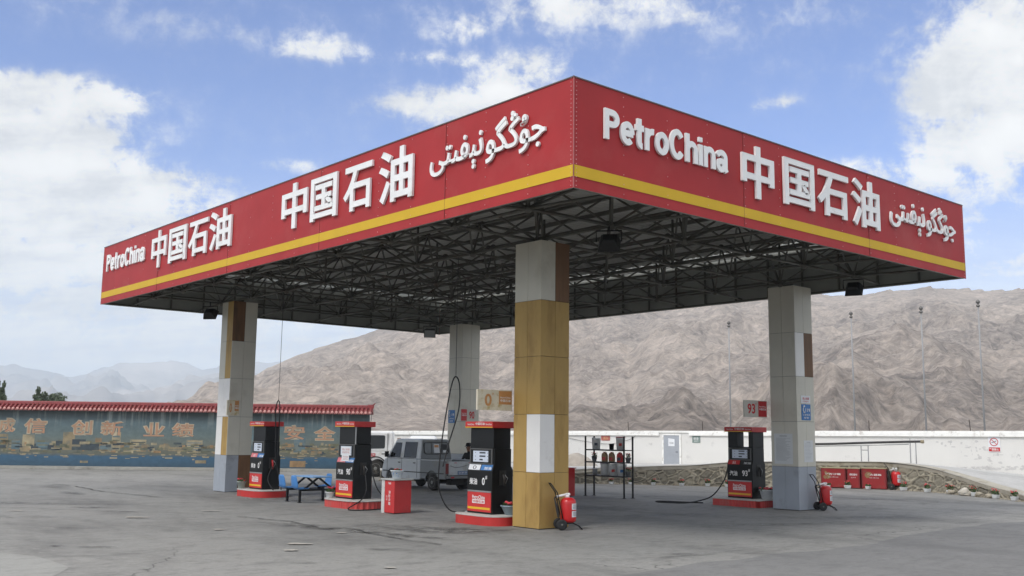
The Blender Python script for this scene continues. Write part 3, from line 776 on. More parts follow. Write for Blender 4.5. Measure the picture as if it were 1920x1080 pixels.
for i in range(12):
    x = .45 + i * 1.22; mb = MB(); mb.box(x - .035, x + .035, .06, A - .06, 7.69, 7.80); mb.build('purlin', M_truss, canopy)
# frame behind the fascias: rails and posts
def frame(c0, c1, nin):
    c0, c1, n = Vector(c0).to_3d(), Vector(c1).to_3d(), Vector(nin); d = (c1 - c0); ln = d.length; d.normalize(); mb = MB()
    for z in (6.37, 6.86, 7.36):
        mb.bar(c0 + n * .085 + d * .15 + Z * z, c1 + n * .085 - d * .15 + Z * z, .05, .05)
    k = int(ln / 1.22)
    for i in range(1, k):
        p = c0 + d * (ln * i / k) + n * .125; mb.bar(p + Z * 6.36, p + Z * 8.2, .05, .05)
    mb.build('fascia_frame', M_truss, canopy)
frame((0, A), (0, 0), (1, 0, 0)); frame((0, 0), (B, 0), (0, 1, 0)); frame((B, 0), (B, A), (-1, 0, 0)); frame((B, A), (0, A), (0, -1, 0))
# gutter seen through the slit
for c0, c1 in (((B - .22, .2), (B - .22, A - .2)), ((.2, A - .22), (B - .35, A - .22))):
    mb = MB(); mb.bar((*c0, 7.78), (*c1, 7.78), .16, .03); mb.build('gutter', M_pwhite, canopy)

# columns: a dark core with cladding panels, joints 8 mm wide
W = .895; HW = W / 2
ROWS = [(.02, 1.226), (1.234, 2.516), (2.524, 3.816), (3.824, 5.096), (5.104, HC)]
def column(cx, cy, label, cols):
    """cols[row] = colours of the panels on the -x face (far, near), the -y face (near, far)"""
    mb = MB(); mb.box(cx - HW + .02, cx + HW - .02, cy - HW + .02, cy + HW - .02, 0, HC - .02)
    core = mb.build('column', M_joint, canopy, label=label)
    for (z0, z1), row in zip(ROWS, cols):
        g = .004
        spans = {'a': (cy + g, cy + HW - g), 'b': (cy - HW, cy - g), 'c': (cx - HW, cx - g), 'd': (cx + g, cx + HW - g)}
        a, b, c, d = row
        def flat_x(m, y0, y1):
            q = MB(); q.box(cx - HW, cx - HW + .018, y0, y1, z0, z1); q.build('cladding_panel', m, core, bevel=.003)
        def flat_y(m, x0, x1):
            q = MB(); q.box(x0, x1, cy - HW, cy - HW + .018, z0, z1); q.build('cladding_panel', m, core, bevel=.003)
        flat_x(a, *spans['a'])
        if b is c:                                    # one folded panel round the corner
            q = MB(); p = [(cx - HW, cy - g), (cx - HW, cy - HW), (cx - g, cy - HW), (cx - g, cy - HW + .018), (cx - HW + .018, cy - HW + .018), (cx - HW + .018, cy - g)]
            q.prism(p, lambda x, y: (x, y, z0), lambda x, y: (x, y, z1)); q.build('cladding_panel', b, core, bevel=.003)
        else:
            flat_x(b, cy - HW + .02, spans['b'][1]); flat_y(c, spans['c'][0] + .0, spans['c'][1])
        flat_y(d, *spans['d'])
        m0 = M_beige if z0 > 1 else M_blueg           # the two sides turned away
        if cols[0][0] is M_must: m0 = M_must
        q = MB(); q.box(cx + HW - .018, cx + HW, cy - HW + .02, cy + HW, z0, z1); q.build('cladding_panel', m0, core)
        q = MB(); q.box(cx - HW + .02, cx + HW - .02, cy + HW - .018, cy + HW, z0, z1); q.build('cladding_panel', m0, core)
    return core
be, mu_, wh, br, bl = M_beige, M_must, M_pwhite, M_brown, M_blueg
CX0, CX1, CY0, CY1 = 3.805, 13.827, 4.916, 20.525
column(CX0, CY0, 'mustard column with one white corner panel', [(mu_,) * 4, (mu_, wh, wh, mu_), (mu_,) * 4, (mu_,) * 4, (be, be, be, br)])
column(CX0, CY1, 'patchwork column with mustard strips and brown panels', [(bl, bl, bl, br), (wh, mu_, be, be), (wh, wh, be, be), (be, mu_, be, be), (be, mu_, br, be)])
column(CX1, CY0, 'pale column with one brown panel and a grey foot', [(bl,) * 4, (be,) * 4, (be,) * 4, (be, be, wh, br), (be,) * 4])
column(CX1, CY1, 'plain pale column', [(bl,) * 4, (be,) * 4, (be,) * 4, (be,) * 4, (be,) * 4])
for x, y in ((CX0, CY0), (CX0, CY1), (CX1, CY0), (CX1, CY1)):
    mb = MB(); mb.tube([(x, y, HC - .05), (x, y, 6.6)], .12, 10); mb.box(x - .3, x + .3, y - .3, y + .3, HC - .02, HC + .02); mb.build('bearing', M_truss, canopy)
    for dx in (-1, 1):
        for dy in (-1, 1):
            pass

# ------------------------------------------------------------------ floodlights under the canopy
def floodlight(loc, rz, tilt, label, hang):
    r = empty('floodlight', loc, label, 'floodlight', 'floodlights under the canopy', rz)
    M = Matrix.Rotation(tilt, 3, 'X')
    mb = MB(); poly = [(-.21, -.06), (.21, -.06), (.26, .1), (-.26, .1)]
    vs = [M @ Vector((x * k, d, z * k)) for d, k in ((-.12, 1), (.08, .72), (.14, .5)) for x, z in ((-.24, -.19), (.24, -.19), (.24, .19), (-.24, .19))]
    mb.add(vs, [(0, 1, 2, 3)] + [(i * 4 + j, i * 4 + (j + 1) % 4, i * 4 + 4 + (j + 1) % 4, i * 4 + 4 + j) for i in (0, 1) for j in range(4)] + [(8, 9, 10, 11)])
    mb.build('housing', M_black, r, bevel=.01)
    g = MB(); g.add([M @ Vector((x, -.123, z)) for x, z in ((-.21, -.16), (.21, -.16), (.21, .16), (-.21, .16))], [(0, 1, 2, 3)]); g.build('lens', glass('lamp_glass', lin(150, 152, 150), .15), r)
    b = MB(); b.tube([(-.27, 0, 0), (-.27, 0, .24), (.27, 0, .24), (.27, 0, 0)], .018, 6); b.tube([(0, 0, .24), (0, 0, hang)], .022, 6); b.build('bracket', M_black, r)
    return r
floodlight((3.45, 2.44, 6.16), R(128), R(40), 'black floodlight hanging under the truss in front of the mustard column', .36)
floodlight((3.05, 21.3, 6.12), R(130), R(35), 'floodlight hanging beside the patchwork column with brown panels', .40)
floodlight((12.6, 21.3, 6.15), R(-38), R(35), 'floodlight hanging beside the plain pale back column', .37)
floodlight((13.3, 2.5, 6.18), R(110), R(40), 'floodlight hanging beside the column with the blue phone sign', .34)
# ------------------------------------------------------------------ signs on the columns
def board(name, label, cat, O, u, w, h, th, m, group=None):
    """a flat sign board; O = lower left corner on its face"""
    r = empty(name, O, label, cat, group)
    u = Vector(u); n = u.cross(Z).normalized(); O = Vector(O); mb = MB()
    mb.prism([(0, 0), (w, 0), (w, h), (0, h)], lambda a, b: O + u * a + Z * b, lambda a, b: O + u * a + Z * b - n * th)
    mb.build('board', m, r, world=True, bevel=.003)
    return r
def face_rect(mb, O, u, a0, a1, b0, b1, proud=.003, mi=0):
    O, u = Vector(O), Vector(u); n = u.cross(Z).normalized()
    return mb.add([O + u * a + Z * b + n * proud for a, b in ((a0, b0), (a1, b0), (a1, b1), (a0, b1))], [(0, 1, 2, 3)], mi)
M_signw = mat('sign_offwhite', lin(196, 192, 182), .5, .06, 2, dirt=lin(170, 162, 146), dirt_amt=.3)
M_signr = mat('sign_red', lin(190, 36, 42), .45, .06)
M_fade = mat('faded_orange', lin(196, 140, 84), .6, .12, 5)
M_fadew = mat('faded_cream', lin(214, 206, 184), .6, .08, 3, dirt=lin(186, 166, 116), dirt_amt=.5, dscale=5)
def grade_sign(O, w, h, num, label, faded=False, red_first=False):
    r = board('grade_sign', label, 'sign', O, X, w, h, .05, M_fadew if faded else M_signw, 'fuel grade signs on the columns')
    bd = r.children[0]; k = .40
    ra = (0, w * k) if red_first else (w * (1 - k), w)
    mb = MB(); face_rect(mb, O, X, ra[0] + .012, ra[1] - .012, .02 if not faded else h * .3, h - .02); mb.build('colour_field', M_fade if faded else M_signr, bd, world=True)
    t = MB(); c = (ra[0] + ra[1]) / 2
    text(t, '中国石油', Vector(O) + X * (c - w * .15) + Z * h * .42, X, Z, w * .30, h * .13, .006, 0, .02)
    text(t, 'PetroChina', Vector(O) + X * (c - w * .15) + Z * h * .60, X, Z, w * .30, h * .08, .006, 0, .015)
    t.build('small_print', M_ptext, bd, world=True)
    nb = MB(); a0 = ra[1] if red_first else 0
    nw = w * (.34 if len(num) > 1 else .2)
    text(nb, num, Vector(O) + X * (a0 + w * .30 - nw / 2) + Z * h * .2, X, Z, nw, h * .6, .006, 0, .025)
    text(nb, '#', Vector(O) + X * (a0 + w * .30 + nw / 2 + .01) + Z * h * .74, X, Z, w * .05, h * .12, .006, 0, .0)
    nb.build('numeral', M_fade if faded else M_signr, bd, world=True)
    return r
grade_sign((12.30, 5.50, 2.63), 1.09, .49, '93', 'red and grey fuel sign reading 93 on the column with the blue foot')
grade_sign((2.33, 5.42, 2.60), 1.02, .46, '0', 'faded cream sign with orange zero on the mustard column', True)
grade_sign((13.34, 20.07, 2.53), .80, .50, '90', 'red and grey fuel sign reading 90 on the plain back column', red_first=True)
grade_sign((3.29, 20.07, 2.56), .44, .52, '0', 'small faded sign with a zero on the patchwork column', True)
def phone_sign(O, u, w, h, label):
    r = board('phone_sign', label, 'sign', O, u, w, h, .012, M_blue, 'blue alarm telephone signs'); bd = r.children[0]
    t = MB(); O, u = Vector(O), Vector(u)
    text(t, '119', O + u * (w * .42) + Z * (h * .52), u, Z, w * .5, h * .22, .004, 0, .015)
    text(t, '火警电话', O + u * (w * .1) + Z * (h * .28), u, Z, w * .8, h * .12, .004, 0, .0)
    text(t, '报警', O + u * (w * .22) + Z * (h * .09), u, Z, w * .55, h * .12, .004, 0, .0)
    n = u.cross(Z).normalized()
    arc = [O + u * (w * (.28 - .13 * math.sin(a))) + Z * (h * (.68 + .2 * math.cos(a))) + n * .006 for a in [math.pi * i / 8 for i in range(9)]]
    t.tube(arc, [.028, .024, .016, .014, .013, .014, .016, .024, .028], 6)
    t.build('print', M_ptext, bd, world=True)
    return r
yf = CY0 - HW - .013
phone_sign((13.60, yf, 2.56), X, .46, .46, 'blue 119 telephone sign on the outer side of the column with the grey foot')
o = board('notice', 'white notice with red print above the blue phone sign', 'notice', (13.58, yf, 3.05), X, .48, .22, .012, M_paper)
t = MB(); text(t, '禁止吸烟', (13.66, yf, 3.15), X, Z, .32, .07, .003, 0, .01); text(t, '严禁烟火', (13.66, yf, 3.08), X, Z, .32, .04, .003, 0, .0); t.build('print', M_signr, o.children[0], world=True)
phone_sign((CX1 - HW - .013, 20.93, 2.46), -Y, .42, .52, 'blue 119 telephone sign on the plain back column')
M_film = mat('sheet_film', lin(206, 208, 208), .3, .03)
def paper_sheet(O, u, w, h, label, rows):
    r = board('notice', label, 'notice', O, u, w, h, .004, M_film); t = MB(); O, u = Vector(O), Vector(u)
    rnd = random.Random(rows)
    face_rect(t, O, u, w * .3, w * .7, h * .905, h * .935)
    for i in range(rows):
        b = h * (.84 - .76 * i / rows); face_rect(t, O, u, w * .1, w * rnd.uniform(.6, .9), b, b + h * .012)
    t.build('print', mat('faint_print', lin(168, 170, 172), .6), r.children[0], world=True)
paper_sheet((CX1 - HW - .005, 5.26, 1.30), -Y, .62, .87, 'pale notice sheet of small print facing the pump on the grey footed column', 22)
paper_sheet((13.68, CY0 - HW - .005, 1.36), X, .46, .62, 'pale notice sheet above the wheeled extinguisher on the grey footed column', 12)

# ------------------------------------------------------------------ pump islands and pumps
M_isl = mat('island_red', lin(190, 46, 42), .55, .1, 2, dirt=lin(160, 70, 62), dirt_amt=.3)
M_isl2 = mat('island_ribbed', lin(196, 70, 66), .6, .1, 2, dirt=lin(170, 96, 88), dirt_amt=.35)
M_isltop = mat('island_top', lin(190, 188, 182), .8, .1, 4, dirt=lin(150, 146, 138), dirt_amt=.35)
def island(cx, cy, hx, hy, label, ribbed=False, rad=None):
    r = empty('pump_island', (cx, cy, 0), label, 'pump island', 'raised red islands under the pumps')
    rad = rad or hx * .98
    pts = []
    for sx, sy, a0 in ((1, 1, 0), (-1, 1, 90), (-1, -1, 180), (1, -1, 270)):
        for i in range(13):
            a = R(a0 + 90 * i / 12); pts.append((cx + sx * (hx - rad) + rad * math.cos(a), cy + sy * (hy - rad) + rad * math.sin(a)))
    mb = MB()
    if ribbed:
        pp = []
        for (x0, y0), (x1, y1) in zip(pts, pts[1:] + pts[:1]):
            L_ = math.hypot(x1 - x0, y1 - y0); k = max(1, int(L_ / .055))
            for i in range(k): pp.append((x0 + (x1 - x0) * i / k, y0 + (y1 - y0) * i / k))
        q = []
        for i, (x, y) in enumerate(pp):
            s = 1.0 if i % 2 else .955; q.append((cx + (x - cx) * s, cy + (y - cy) * s))
        side = q
    else: side = pts
    n = len(side); base = len(mb.v)
    mb.add([(x, y, 0) for x, y in side] + [(x, y, .205) for x, y in side], [(i, (i + 1) % n, n + (i + 1) % n, n + i) for i in range(n)])
    mb.build('kerb', M_isl2 if ribbed else M_isl, r, world=True)
    tp = MB(); k = 1.012; tp.prism([(cx + (x - cx) * k, cy + (y - cy) * k) for x, y in pts], lambda x, y: (x, y, .195), lambda x, y: (x, y, .225)); tp.build('top_slab', M_isltop, r, world=True, bevel=.006)
island(3.55, 6.35, .62, .85, 'smooth red island next to the mustard column', rad=.45)
island(3.55, 12.3, .62, 1.0, 'ribbed red island with the rounded end, beside the red sand box', True)
island(3.52, 17.72, .60, .92, 'red island next to the patchwork column', rad=.5)
island(13.9, 6.6, .68, .86, 'ribbed red island next to the column with the blue foot', True, rad=.10)

M_scr = mat('display_panel', lin(206, 214, 226), .25, .03)
M_digit = mat('display_digit', lin(52, 56, 62), .4)
M_bezel = mat('bezel', lin(96, 96, 94), .4, .1, metal=.3)
def curve(pts, n=8):
    """smooth line through points"""
    P = [Vector(p) for p in pts]; out = []
    for i in range(len(P) - 1):
        p0, p1, p2, p3 = P[max(i - 1, 0)], P[i], P[i + 1], P[min(i + 2, len(P) - 1)]
        for k in range(n):
            t = k / n
            out.append(.5 * ((2 * p1) + (-p0 + p2) * t + (2 * p0 - 5 * p1 + 4 * p2 - p3) * t * t + (-p0 + 3 * p1 - 3 * p2 + p3) * t ** 3))
    out.append(P[-1]); return out
def pump(cx, cy, label, fuel, grade, wy=.98, dx=.74, open_top=False, stickers=(M_paper, M_blue), hoses=(), cords=(), papers=False, pole=False):
    r = empty('fuel_dispenser', (cx, cy, .225), label, 'fuel pump', 'fuel pumps under the canopy')
    hy, hx = wy / 2, dx / 2
    U = -Y                                          # along the face, as read
    def F(a, z, o=0.0): return Vector((-hx - o, hy - a, z))       # point on the front: a from its left edge, z above the island
    mb = MB()
    low = [(-hx, 0), (hx, 0), (hx, 1.02), (hx - .05, 1.10), (hx - .05, 1.50), (-hx + .05, 1.50), (-hx + .05, 1.15), (-hx - .015, .98)]
    mb.prism(low, lambda x, z: (x, -hy, z), lambda x, z: (x, hy, z))
    if open_top:
        mb.box(-hx + .05, -hx + .40, hy - .34, hy, 1.50, 1.98); mb.box(-hx + .05, hx - .05, -hy, -hy + .16, 1.50, 1.98)
        mb.box(-hx + .08, hx - .05, -hy + .16, hy, 1.50, 1.53)
    else:
        mb.box(-hx + .05, hx - .05, -hy + .03, hy - .03, 1.50, 1.98)
    body = mb.build('body', [M_black, M_steel], r, bevel=.012)
    if pole:
        q = MB(); q.box(-hx + .025, -hx + .05, -hy, -hy + .03, 1.50, 1.98); q.build('edge_strip', M_steel, r)
    cp = MB(); cp.box(-hx - .06, hx + .04, -hy - .05, hy + .05, 1.98, 2.13); cap = cp.build('cap', M_pred, r, bevel=.008)
    t = MB(); zc = 2.045
    text(t, '中国石油', (-hx - .06, hy - .34, zc), U, Z, .34, .06, .003, 0, .02)
    text(t, 'PetroChina', (-hx - .06, hy - .04, zc), U, Z, .24, .038, .003, 0, .015); text(t, 'PetroChina', (-hx - .06, hy - .72, zc), U, Z, .22, .038, .003, 0, .015)
    t.build('cap_lettering', M_ptext, cap)
    q = MB(); q.add([(-hx - .063, hy + .05, 1.985), (-hx - .063, -hy - .05, 1.985), (-hx - .063, -hy - .05, 2.005), (-hx - .063, hy + .05, 2.005)], [(0, 1, 2, 3)]); q.build('cap_stripe', M_pyel, cap)
    # display
    e = -.05
    q = MB(); q.prism([(.05, 1.13), (wy - .05, 1.13), (wy - .05, 1.50), (.05, 1.50)], lambda a, z: F(a, z, e - .005), lambda a, z: F(a, z, e + .03)); disp = q.build('display', M_bezel, r, bevel=.006)
    q = MB(); q.prism([(.09, 1.16), (wy - .09, 1.16), (wy - .09, 1.475), (.09, 1.475)], lambda a, z: F(a, z, e + .028), lambda a, z: F(a, z, e + .034)); q.build('bezel', M_black, disp)
    q = MB(); q.add([F(a, z, e + .037) for a, z in ((.18, 1.19), (wy - .18, 1.19), (wy - .18, 1.445), (.18, 1.445))], [(0, 1, 2, 3)]); scr = q.build('screen', M_scr, disp)
    q = MB()
    for i in range(3):
        z = 1.385 - i * .08
        q.add([F(a, b, e + .040) for a, b in ((.42, z), (.42 + (.22 if i < 2 else .12), z), (.42 + (.22 if i < 2 else .12), z + .035), (.42, z + .035))], [(0, 1, 2, 3)])
        for a in (.25, .70, .76): q.add([F(a + da, z + dz, e + .040) for da, dz in ((0, .008), (.035, .008), (.035, .02), (0, .02))], [(0, 1, 2, 3)])
    q.build('digits', M_digit, scr)
    if papers:
        for a0, a1, z0, z1 in ((.22, .72, 1.20, 1.43), (.28, .66, 1.03, 1.21)):
            q = MB(); q.add([F(a, z, e + .048 + (.012 if z0 < 1.1 else 0)) for a, z in ((a0, z0), (a1, z0), (a1, z1), (a0, z1))], [(0, 1, 2, 3)]); pp = q.build('taped_paper', M_paper, r)
            t = MB(); rr = random.Random(int(z0 * 100))
            for k in range(2):
                text(t, ('禁止吸烟', '关闭手机')[k], F(a0 + .06, z0 + (z1 - z0) * (.55 - .35 * k), e + .048 + (.012 if z0 < 1.1 else 0)), U, Z, a1 - a0 - .12, (z1 - z0) * .25, .003, 0, .0)
            t.build('print', mat('pink_print', lin(196, 120, 110), .6), pp)
    # stickers on the sloping ledge between display and the fuel panel
    s0, s1 = Vector((0, 0, 0)), 0
    for i, m in enumerate(stickers):
        a0, a1 = ((.03, wy * .50), (wy * .53, wy - .03))[i]
        sl = lambda a, t_: Vector((-hx - .015 + .065 * t_, hy - a, .98 + .17 * t_)) + Vector((-.17, 0, .065)).normalized() * .004
        q = MB(); q.add([sl(a0, .12), sl(a1, .12), sl(a1, .9), sl(a0, .9)], [(0, 1, 2, 3)]); st = q.build('sticker', m, r)
        t = MB(); nv = Vector((.065, 0, .17)).normalized()
        if i == 1: text(t, '加油', sl(a0 + .12, .2), U, nv, .26, .07, .002, 0, .015)
        else: text(t, '0' if m is M_paper else '油品', sl((a0 + a1) / 2 - .06, .2), U, nv, .13, .09, .002, 0, .0)
        t.build('print', M_ptext if m is not M_paper else M_digit, st)
    # fuel name and grade
    t = MB(); text(t, fuel, F(.10, .66, .015), U, Z, .28, .15, .003, 0, .02); t.build('fuel_name', M_ptext, r)
    t = MB(); text(t, grade, F(.56, .66, .015), U, Z, .10 * len(grade), .17, .003, 0, .025); text(t, '#', F(.58 + .10 * len(grade), .79, .015), U, Z, .07, .09, .003, 0, .01)
    t.build('grade_lettering', M_ptext, r)
    # red front panel
    q = MB(); q.prism([(.03, .045), (wy - .03, .045), (wy - .03, .49), (.03, .49)], lambda a, z: F(a, z, -.004), lambda a, z: F(a, z, .022)); fp = q.build('front_panel', M_pred, r, bevel=.008)
    q = MB(); q.prism([(.03, .495), (wy - .03, .495), (wy - .03, .53), (.03, .53)], lambda a, z: F(a, z, -.004), lambda a, z: F(a, z, .024)); q.build('panel_strip', M_steel, r)
    q = MB(); q.add([F(a, z, .026) for a, z in ((.05, .10), (wy - .05, .10), (wy - .05, .15), (.05, .15))], [(0, 1, 2, 3)]); q.build('stripe', M_pyel, fp)
    q = MB(); q.add([F(a, z, .026) for a, z in ((.22, .235), (wy - .24, .235), (wy - .24, .325), (.22, .325))], [(0, 1, 2, 3)])
    text(q, 'PetroChina', F(.22, .335, .022), U, Z, wy - .46, .085, .003, 0, .02); text(q, '中国石油', F(.25, .25, .026), U, Z, wy - .52, .06, .003, 0, .015, mi=1); q.build('logo', [M_ptext, M_pred], fp)
    # nozzle holder on the side that faces the road, and hoses
    S_ = lambda x, z, o=0.0: Vector((x, -hy - o, z))
    q = MB(); q.box(-.10, .10, -hy - .01, -hy + .01, .66, 1.0); q.build('holster', M_dblack, r)
    for (x, z) in ((0.0, .80),):
        q = MB(); q.tube([S_(x, z + .12, .03), S_(x, z, .07), S_(x, z - .16, .06)], [.03, .034, .022], 8); nz_ = q.build('nozzle', mat('nozzle_red', lin(170, 40, 40), .5) if hoses and hoses[0][0] == 'r' else M_dblack, r)
        g = MB(); g.tube([S_(x + .03, z + .1, .05), S_(x + .10, z + .02, .06), S_(x + .04, z - .10, .06)], .009, 6); g.build('trigger', M_steel, nz_)
    for hname, pts, rad in hoses:
        q = MB(); q.tube(curve(pts, 10), rad, 7); q.build('hose', M_rubber, r)
    for p0, p1 in cords:
        q = MB(); q.tube([p0, p1], .008, 5); q.build('hose_cord', M_dblack, r)
    # rear face has the same red panel
    q = MB(); q.box(hx + .001, hx + .02, -hy + .03, hy - .03, .045, .49); q.build('rear_panel', M_pred, r, bevel=.006)
    return r
# ------------------------------------------------------------------ mural wall with a red tiled coping
MD, MN, M0 = Vector((-.7816, .6238, 0)), Vector((-.6238, -.7816, 0)), Vector((17.0, 32.4, 0))
def mp(u, z, o=0.0): return M0 + MD * u + MN * o + Z * z
ML = 36.0
mural = empty('mural_wall', M0, 'long wall with a faded harbour city mural under a red tiled coping', 'wall')
def mural_mat():
    m = bpy.data.materials.new('mural_paint'); m.use_nodes = True
    nt = m.node_tree; nt.nodes.clear(); N, L = nt.nodes.new, nt.links.new
    p = N('ShaderNodeBsdfPrincipled'); o = N('ShaderNodeOutputMaterial'); L(p.outputs[0], o.inputs[0]); p.inputs['Roughness'].default_value = .6
    tc = N('ShaderNodeTexCoord'); sp = N('ShaderNodeSeparateXYZ'); L(tc.outputs['Object'], sp.inputs[0])
    def nz(s, st, d=6, r=.6):
        mp_ = N('ShaderNodeMapping'); mp_.inputs['Scale'].default_value = st; L(tc.outputs['Object'], mp_.inputs[0])
        n = N('ShaderNodeTexNoise'); n.inputs['Scale'].default_value = s; n.inputs['Detail'].default_value = d; n.inputs['Roughness'].default_value = r; L(mp_.outputs[0], n.inputs['Vector']); return n.outputs[0]
    a = N('ShaderNodeMath'); a.operation = 'MULTIPLY_ADD'; L(nz(2.2, (1, 1, 3)), a.inputs[0]); a.inputs[1].default_value = .22; L(sp.outputs[2], a.inputs[2])
    mr = N('ShaderNodeMapRange'); mr.inputs['From Min'].default_value = .1; mr.inputs['From Max'].default_value = 3.0; L(a.outputs[0], mr.inputs[0])
    r = N('ShaderNodeValToRGB'); e = r.color_ramp.elements
    st = [(0, lin(58, 80, 94)), (.22, lin(58, 92, 116)), (.27, lin(100, 102, 90)), (.42, lin(108, 112, 102)), (.58, lin(100, 114, 112)), (.8, lin(88, 106, 110)), (.96, lin(78, 88, 88))]
    while len(e) < len(st): e.new(.5)
    for q, (x, c) in zip(e, st): q.position = x; q.color = c + (1,)
    L(mr.outputs[0], r.inputs[0])
    # pale streaks that ran down from the coping
    s1 = N('ShaderNodeMapRange'); s1.inputs['From Min'].default_value = .52; s1.inputs['From Max'].default_value = .72; L(nz(5.0, (1, 1, .05), 3), s1.inputs[0])
    g = N('ShaderNodeMapRange'); g.inputs['From Min'].default_value = 2.0; g.inputs['From Max'].default_value = 2.8; L(sp.outputs[2], g.inputs[0])
    q = N('ShaderNodeMath'); q.operation = 'MULTIPLY'; L(s1.outputs[0], q.inputs[0]); L(g.outputs[0], q.inputs[1])
    q2 = N('ShaderNodeMath'); q2.operation = 'MULTIPLY'; L(q.outputs[0], q2.inputs[0]); q2.inputs[1].default_value = .75
    mx = N('ShaderNodeMix'); mx.data_type = 'RGBA'; L(q2.outputs[0], mx.inputs[0]); L(r.outputs[0], mx.inputs[6]); mx.inputs[7].default_value = lin(168, 176, 170) + (1,)
    m2 = N('ShaderNodeMix'); m2.data_type = 'RGBA'; m2.blend_type = 'MULTIPLY'; m2.inputs[0].default_value = .6; L(mx.outputs[2], m2.inputs[6])
    v = N('ShaderNodeMapRange'); v.inputs['From Min'].default_value = .3; v.inputs['From Max'].default_value = .7; v.inputs['To Min'].default_value = .7; v.inputs['To Max'].default_value = 1.25; L(nz(3.0, (1, 1, 1.6), 8, .7), v.inputs[0])
    L(v.outputs[0], m2.inputs[7]); L(m2.outputs[2], p.inputs['Base Color'])
    return m
mb = MB()
mb.prism([(0, 0), (ML, 0), (ML, 2.92), (0, 2.92)], lambda u, z: mp(u, z), lambda u, z: mp(u, z, -.26))
mwall = mb.build('wall', mural_mat(), mural, world=True)
# painted skyline: flat fields of colour on the plaster
rnd = random.Random(11)
def paint(o, cols, rects, name):
    mb = MB()
    for i, (u, w, z0, z1, c) in enumerate(rects):
        e = o + .0002 * (i % 9); mb.add([mp(u, z0, e), mp(u - w, z0, e), mp(u - w, z1, e), mp(u, z1, e)], [(0, 1, 2, 3)], c)
    mb.build(name, cols, mwall, world=True, fix=False)
PC = [mat('mural_%s' % n, c, .65, .28, 2.4, dirt=d, dirt_amt=.5, dscale=2.2) for n, c, d in (
    ('tan', lin(142, 128, 100), lin(104, 108, 98)), ('cream', lin(158, 146, 118), lin(112, 116, 106)), ('slate', lin(60, 70, 76), lin(84, 92, 90)),
    ('olive', lin(110, 110, 88), lin(84, 90, 84)), ('teal', lin(92, 112, 118), lin(116, 122, 114)), ('rust', lin(150, 122, 88), lin(116, 112, 96)))]
rects = []
u = ML - .3
while u > .3:                                     # towers and slabs
    w = rnd.uniform(.25, .95)
    if rnd.random() < .8:
        top = .95 + rnd.choice([.25, .45, .6, .8, 1.05]) * rnd.uniform(.7, 1.05)
        c = rnd.choice([0, 0, 1, 1, 2, 2, 2, 3, 4, 4, 5]); rects.append((u, w, .95, top, c))
        if w > .35 and rnd.random() < .6:
            k = rnd.randint(2, 4)
            for q in range(k):
                z0 = 1.0 + (top - 1.05) * q / k; rects.append((u - .05, w - .1, z0, z0 + (top - 1.0) / k * .35, rnd.choice([2, 3, 4])))
    u -= w * rnd.uniform(.6, 1.3)
for _ in range(700):                              # low roofs, quays, trees
    u = rnd.uniform(.4, ML - .3); w = rnd.uniform(.1, .55); z = rnd.uniform(.80, 1.32); h = rnd.uniform(.03, .16)
    rects.append((u, w, z, z + h, rnd.choice([0, 1, 2, 3, 3, 5])))
for _ in range(110):                              # boats on the water
    u = rnd.uniform(.4, ML - .6); w = rnd.uniform(.06, .4); z = .76 - abs(rnd.gauss(0, .12)); rects.append((u, w, z, z + rnd.uniform(.02, .07), rnd.choice([0, 1, 1])))
rects += [(5.6, .9, .25, .62, 0), (5.45, .6, .62, .70, 2), (4.0, .8, .20, .52, 5), (8.8, .55, .34, .5, 0), (14.6, .4, .3, .42, 0)]
paint(.003, PC, rects, 'painted_skyline')
M_chl = mat('mural_letter_edge', lin(186, 172, 146), .6, .12, 4, dirt=lin(146, 146, 130), dirt_amt=.6)
M_cho = mat('mural_letter', lin(178, 136, 108), .6, .12, 4, dirt=lin(164, 140, 114), dirt_amt=.6)
for ch, ua, ub, za, zb in (('诚', 19.1, 18.0, 1.80, 2.5), ('信', 17.5, 16.4, 1.77, 2.5), ('创', 15.15, 14.1, 1.72, 2.44), ('新', 13.65, 12.55, 1.71, 2.42), ('业', 11.5, 10.45, 1.68, 2.36), ('绩', 10.05, 8.95, 1.68, 2.36), ('安', 4.35, 3.3, 1.60, 2.32), ('全', 2.8, 1.75, 1.60, 2.28)):
    q = MB(); text(q, ch, mp(ua + .05, za - .04), -MD, Z, ua - ub + .1, zb - za + .08, .006, 0, .05); e = q.build('mural_character', M_chl, mwall, world=True)
    q = MB(); text(q, ch, mp(ua, za), -MD, Z, ua - ub, zb - za, .010, 0, .012); q.build('character_face', M_cho, e, world=True)
# coping: two tiled slopes, round tile ends, a ridge
M_tile = mat('glazed_tile', lin(128, 48, 48), .45, .22, 3.0, dirt=lin(120, 52, 46), dirt_amt=.4)
M_tile2 = mat('tile_end', lin(206, 150, 142), .4, .25, 4.0)
q = MB()
for side in (1, -1):
    c = -.13
    q.prism([(c, 3.25), (c + side * .42, 2.98), (c + side * .42, 2.93), (c, 3.18)], lambda o, z: mp(-.15, z, o), lambda o, z: mp(ML, z, o))
cop = q.build('coping', M_tile, mural, world=True)
q = MB(); e = MB(); n_t = int(ML / .215)
for i in range(n_t):
    u = -.05 + i * .215
    for side in (1, -1):
        q.tube([mp(u, 3.27, -.13 + side * .02), mp(u, 3.015, -.13 + side * .44)], .062, 7)
    e.lathe([(.0, 0), (.074, 0), (.074, .03), (.04, .045)], mp(u, 3.01, .30), 9, M=MN.to_track_quat('Z', 'Y').to_matrix())
    e.add([mp(u + .09, 2.99, .295), mp(u + .125, 2.99, .295), mp(u + .1075, 2.90, .295)], [(0, 1, 2)])
q.build('roof_tiles', M_tile, cop, world=True); e.build('tile_ends', M_tile2, cop, world=True)
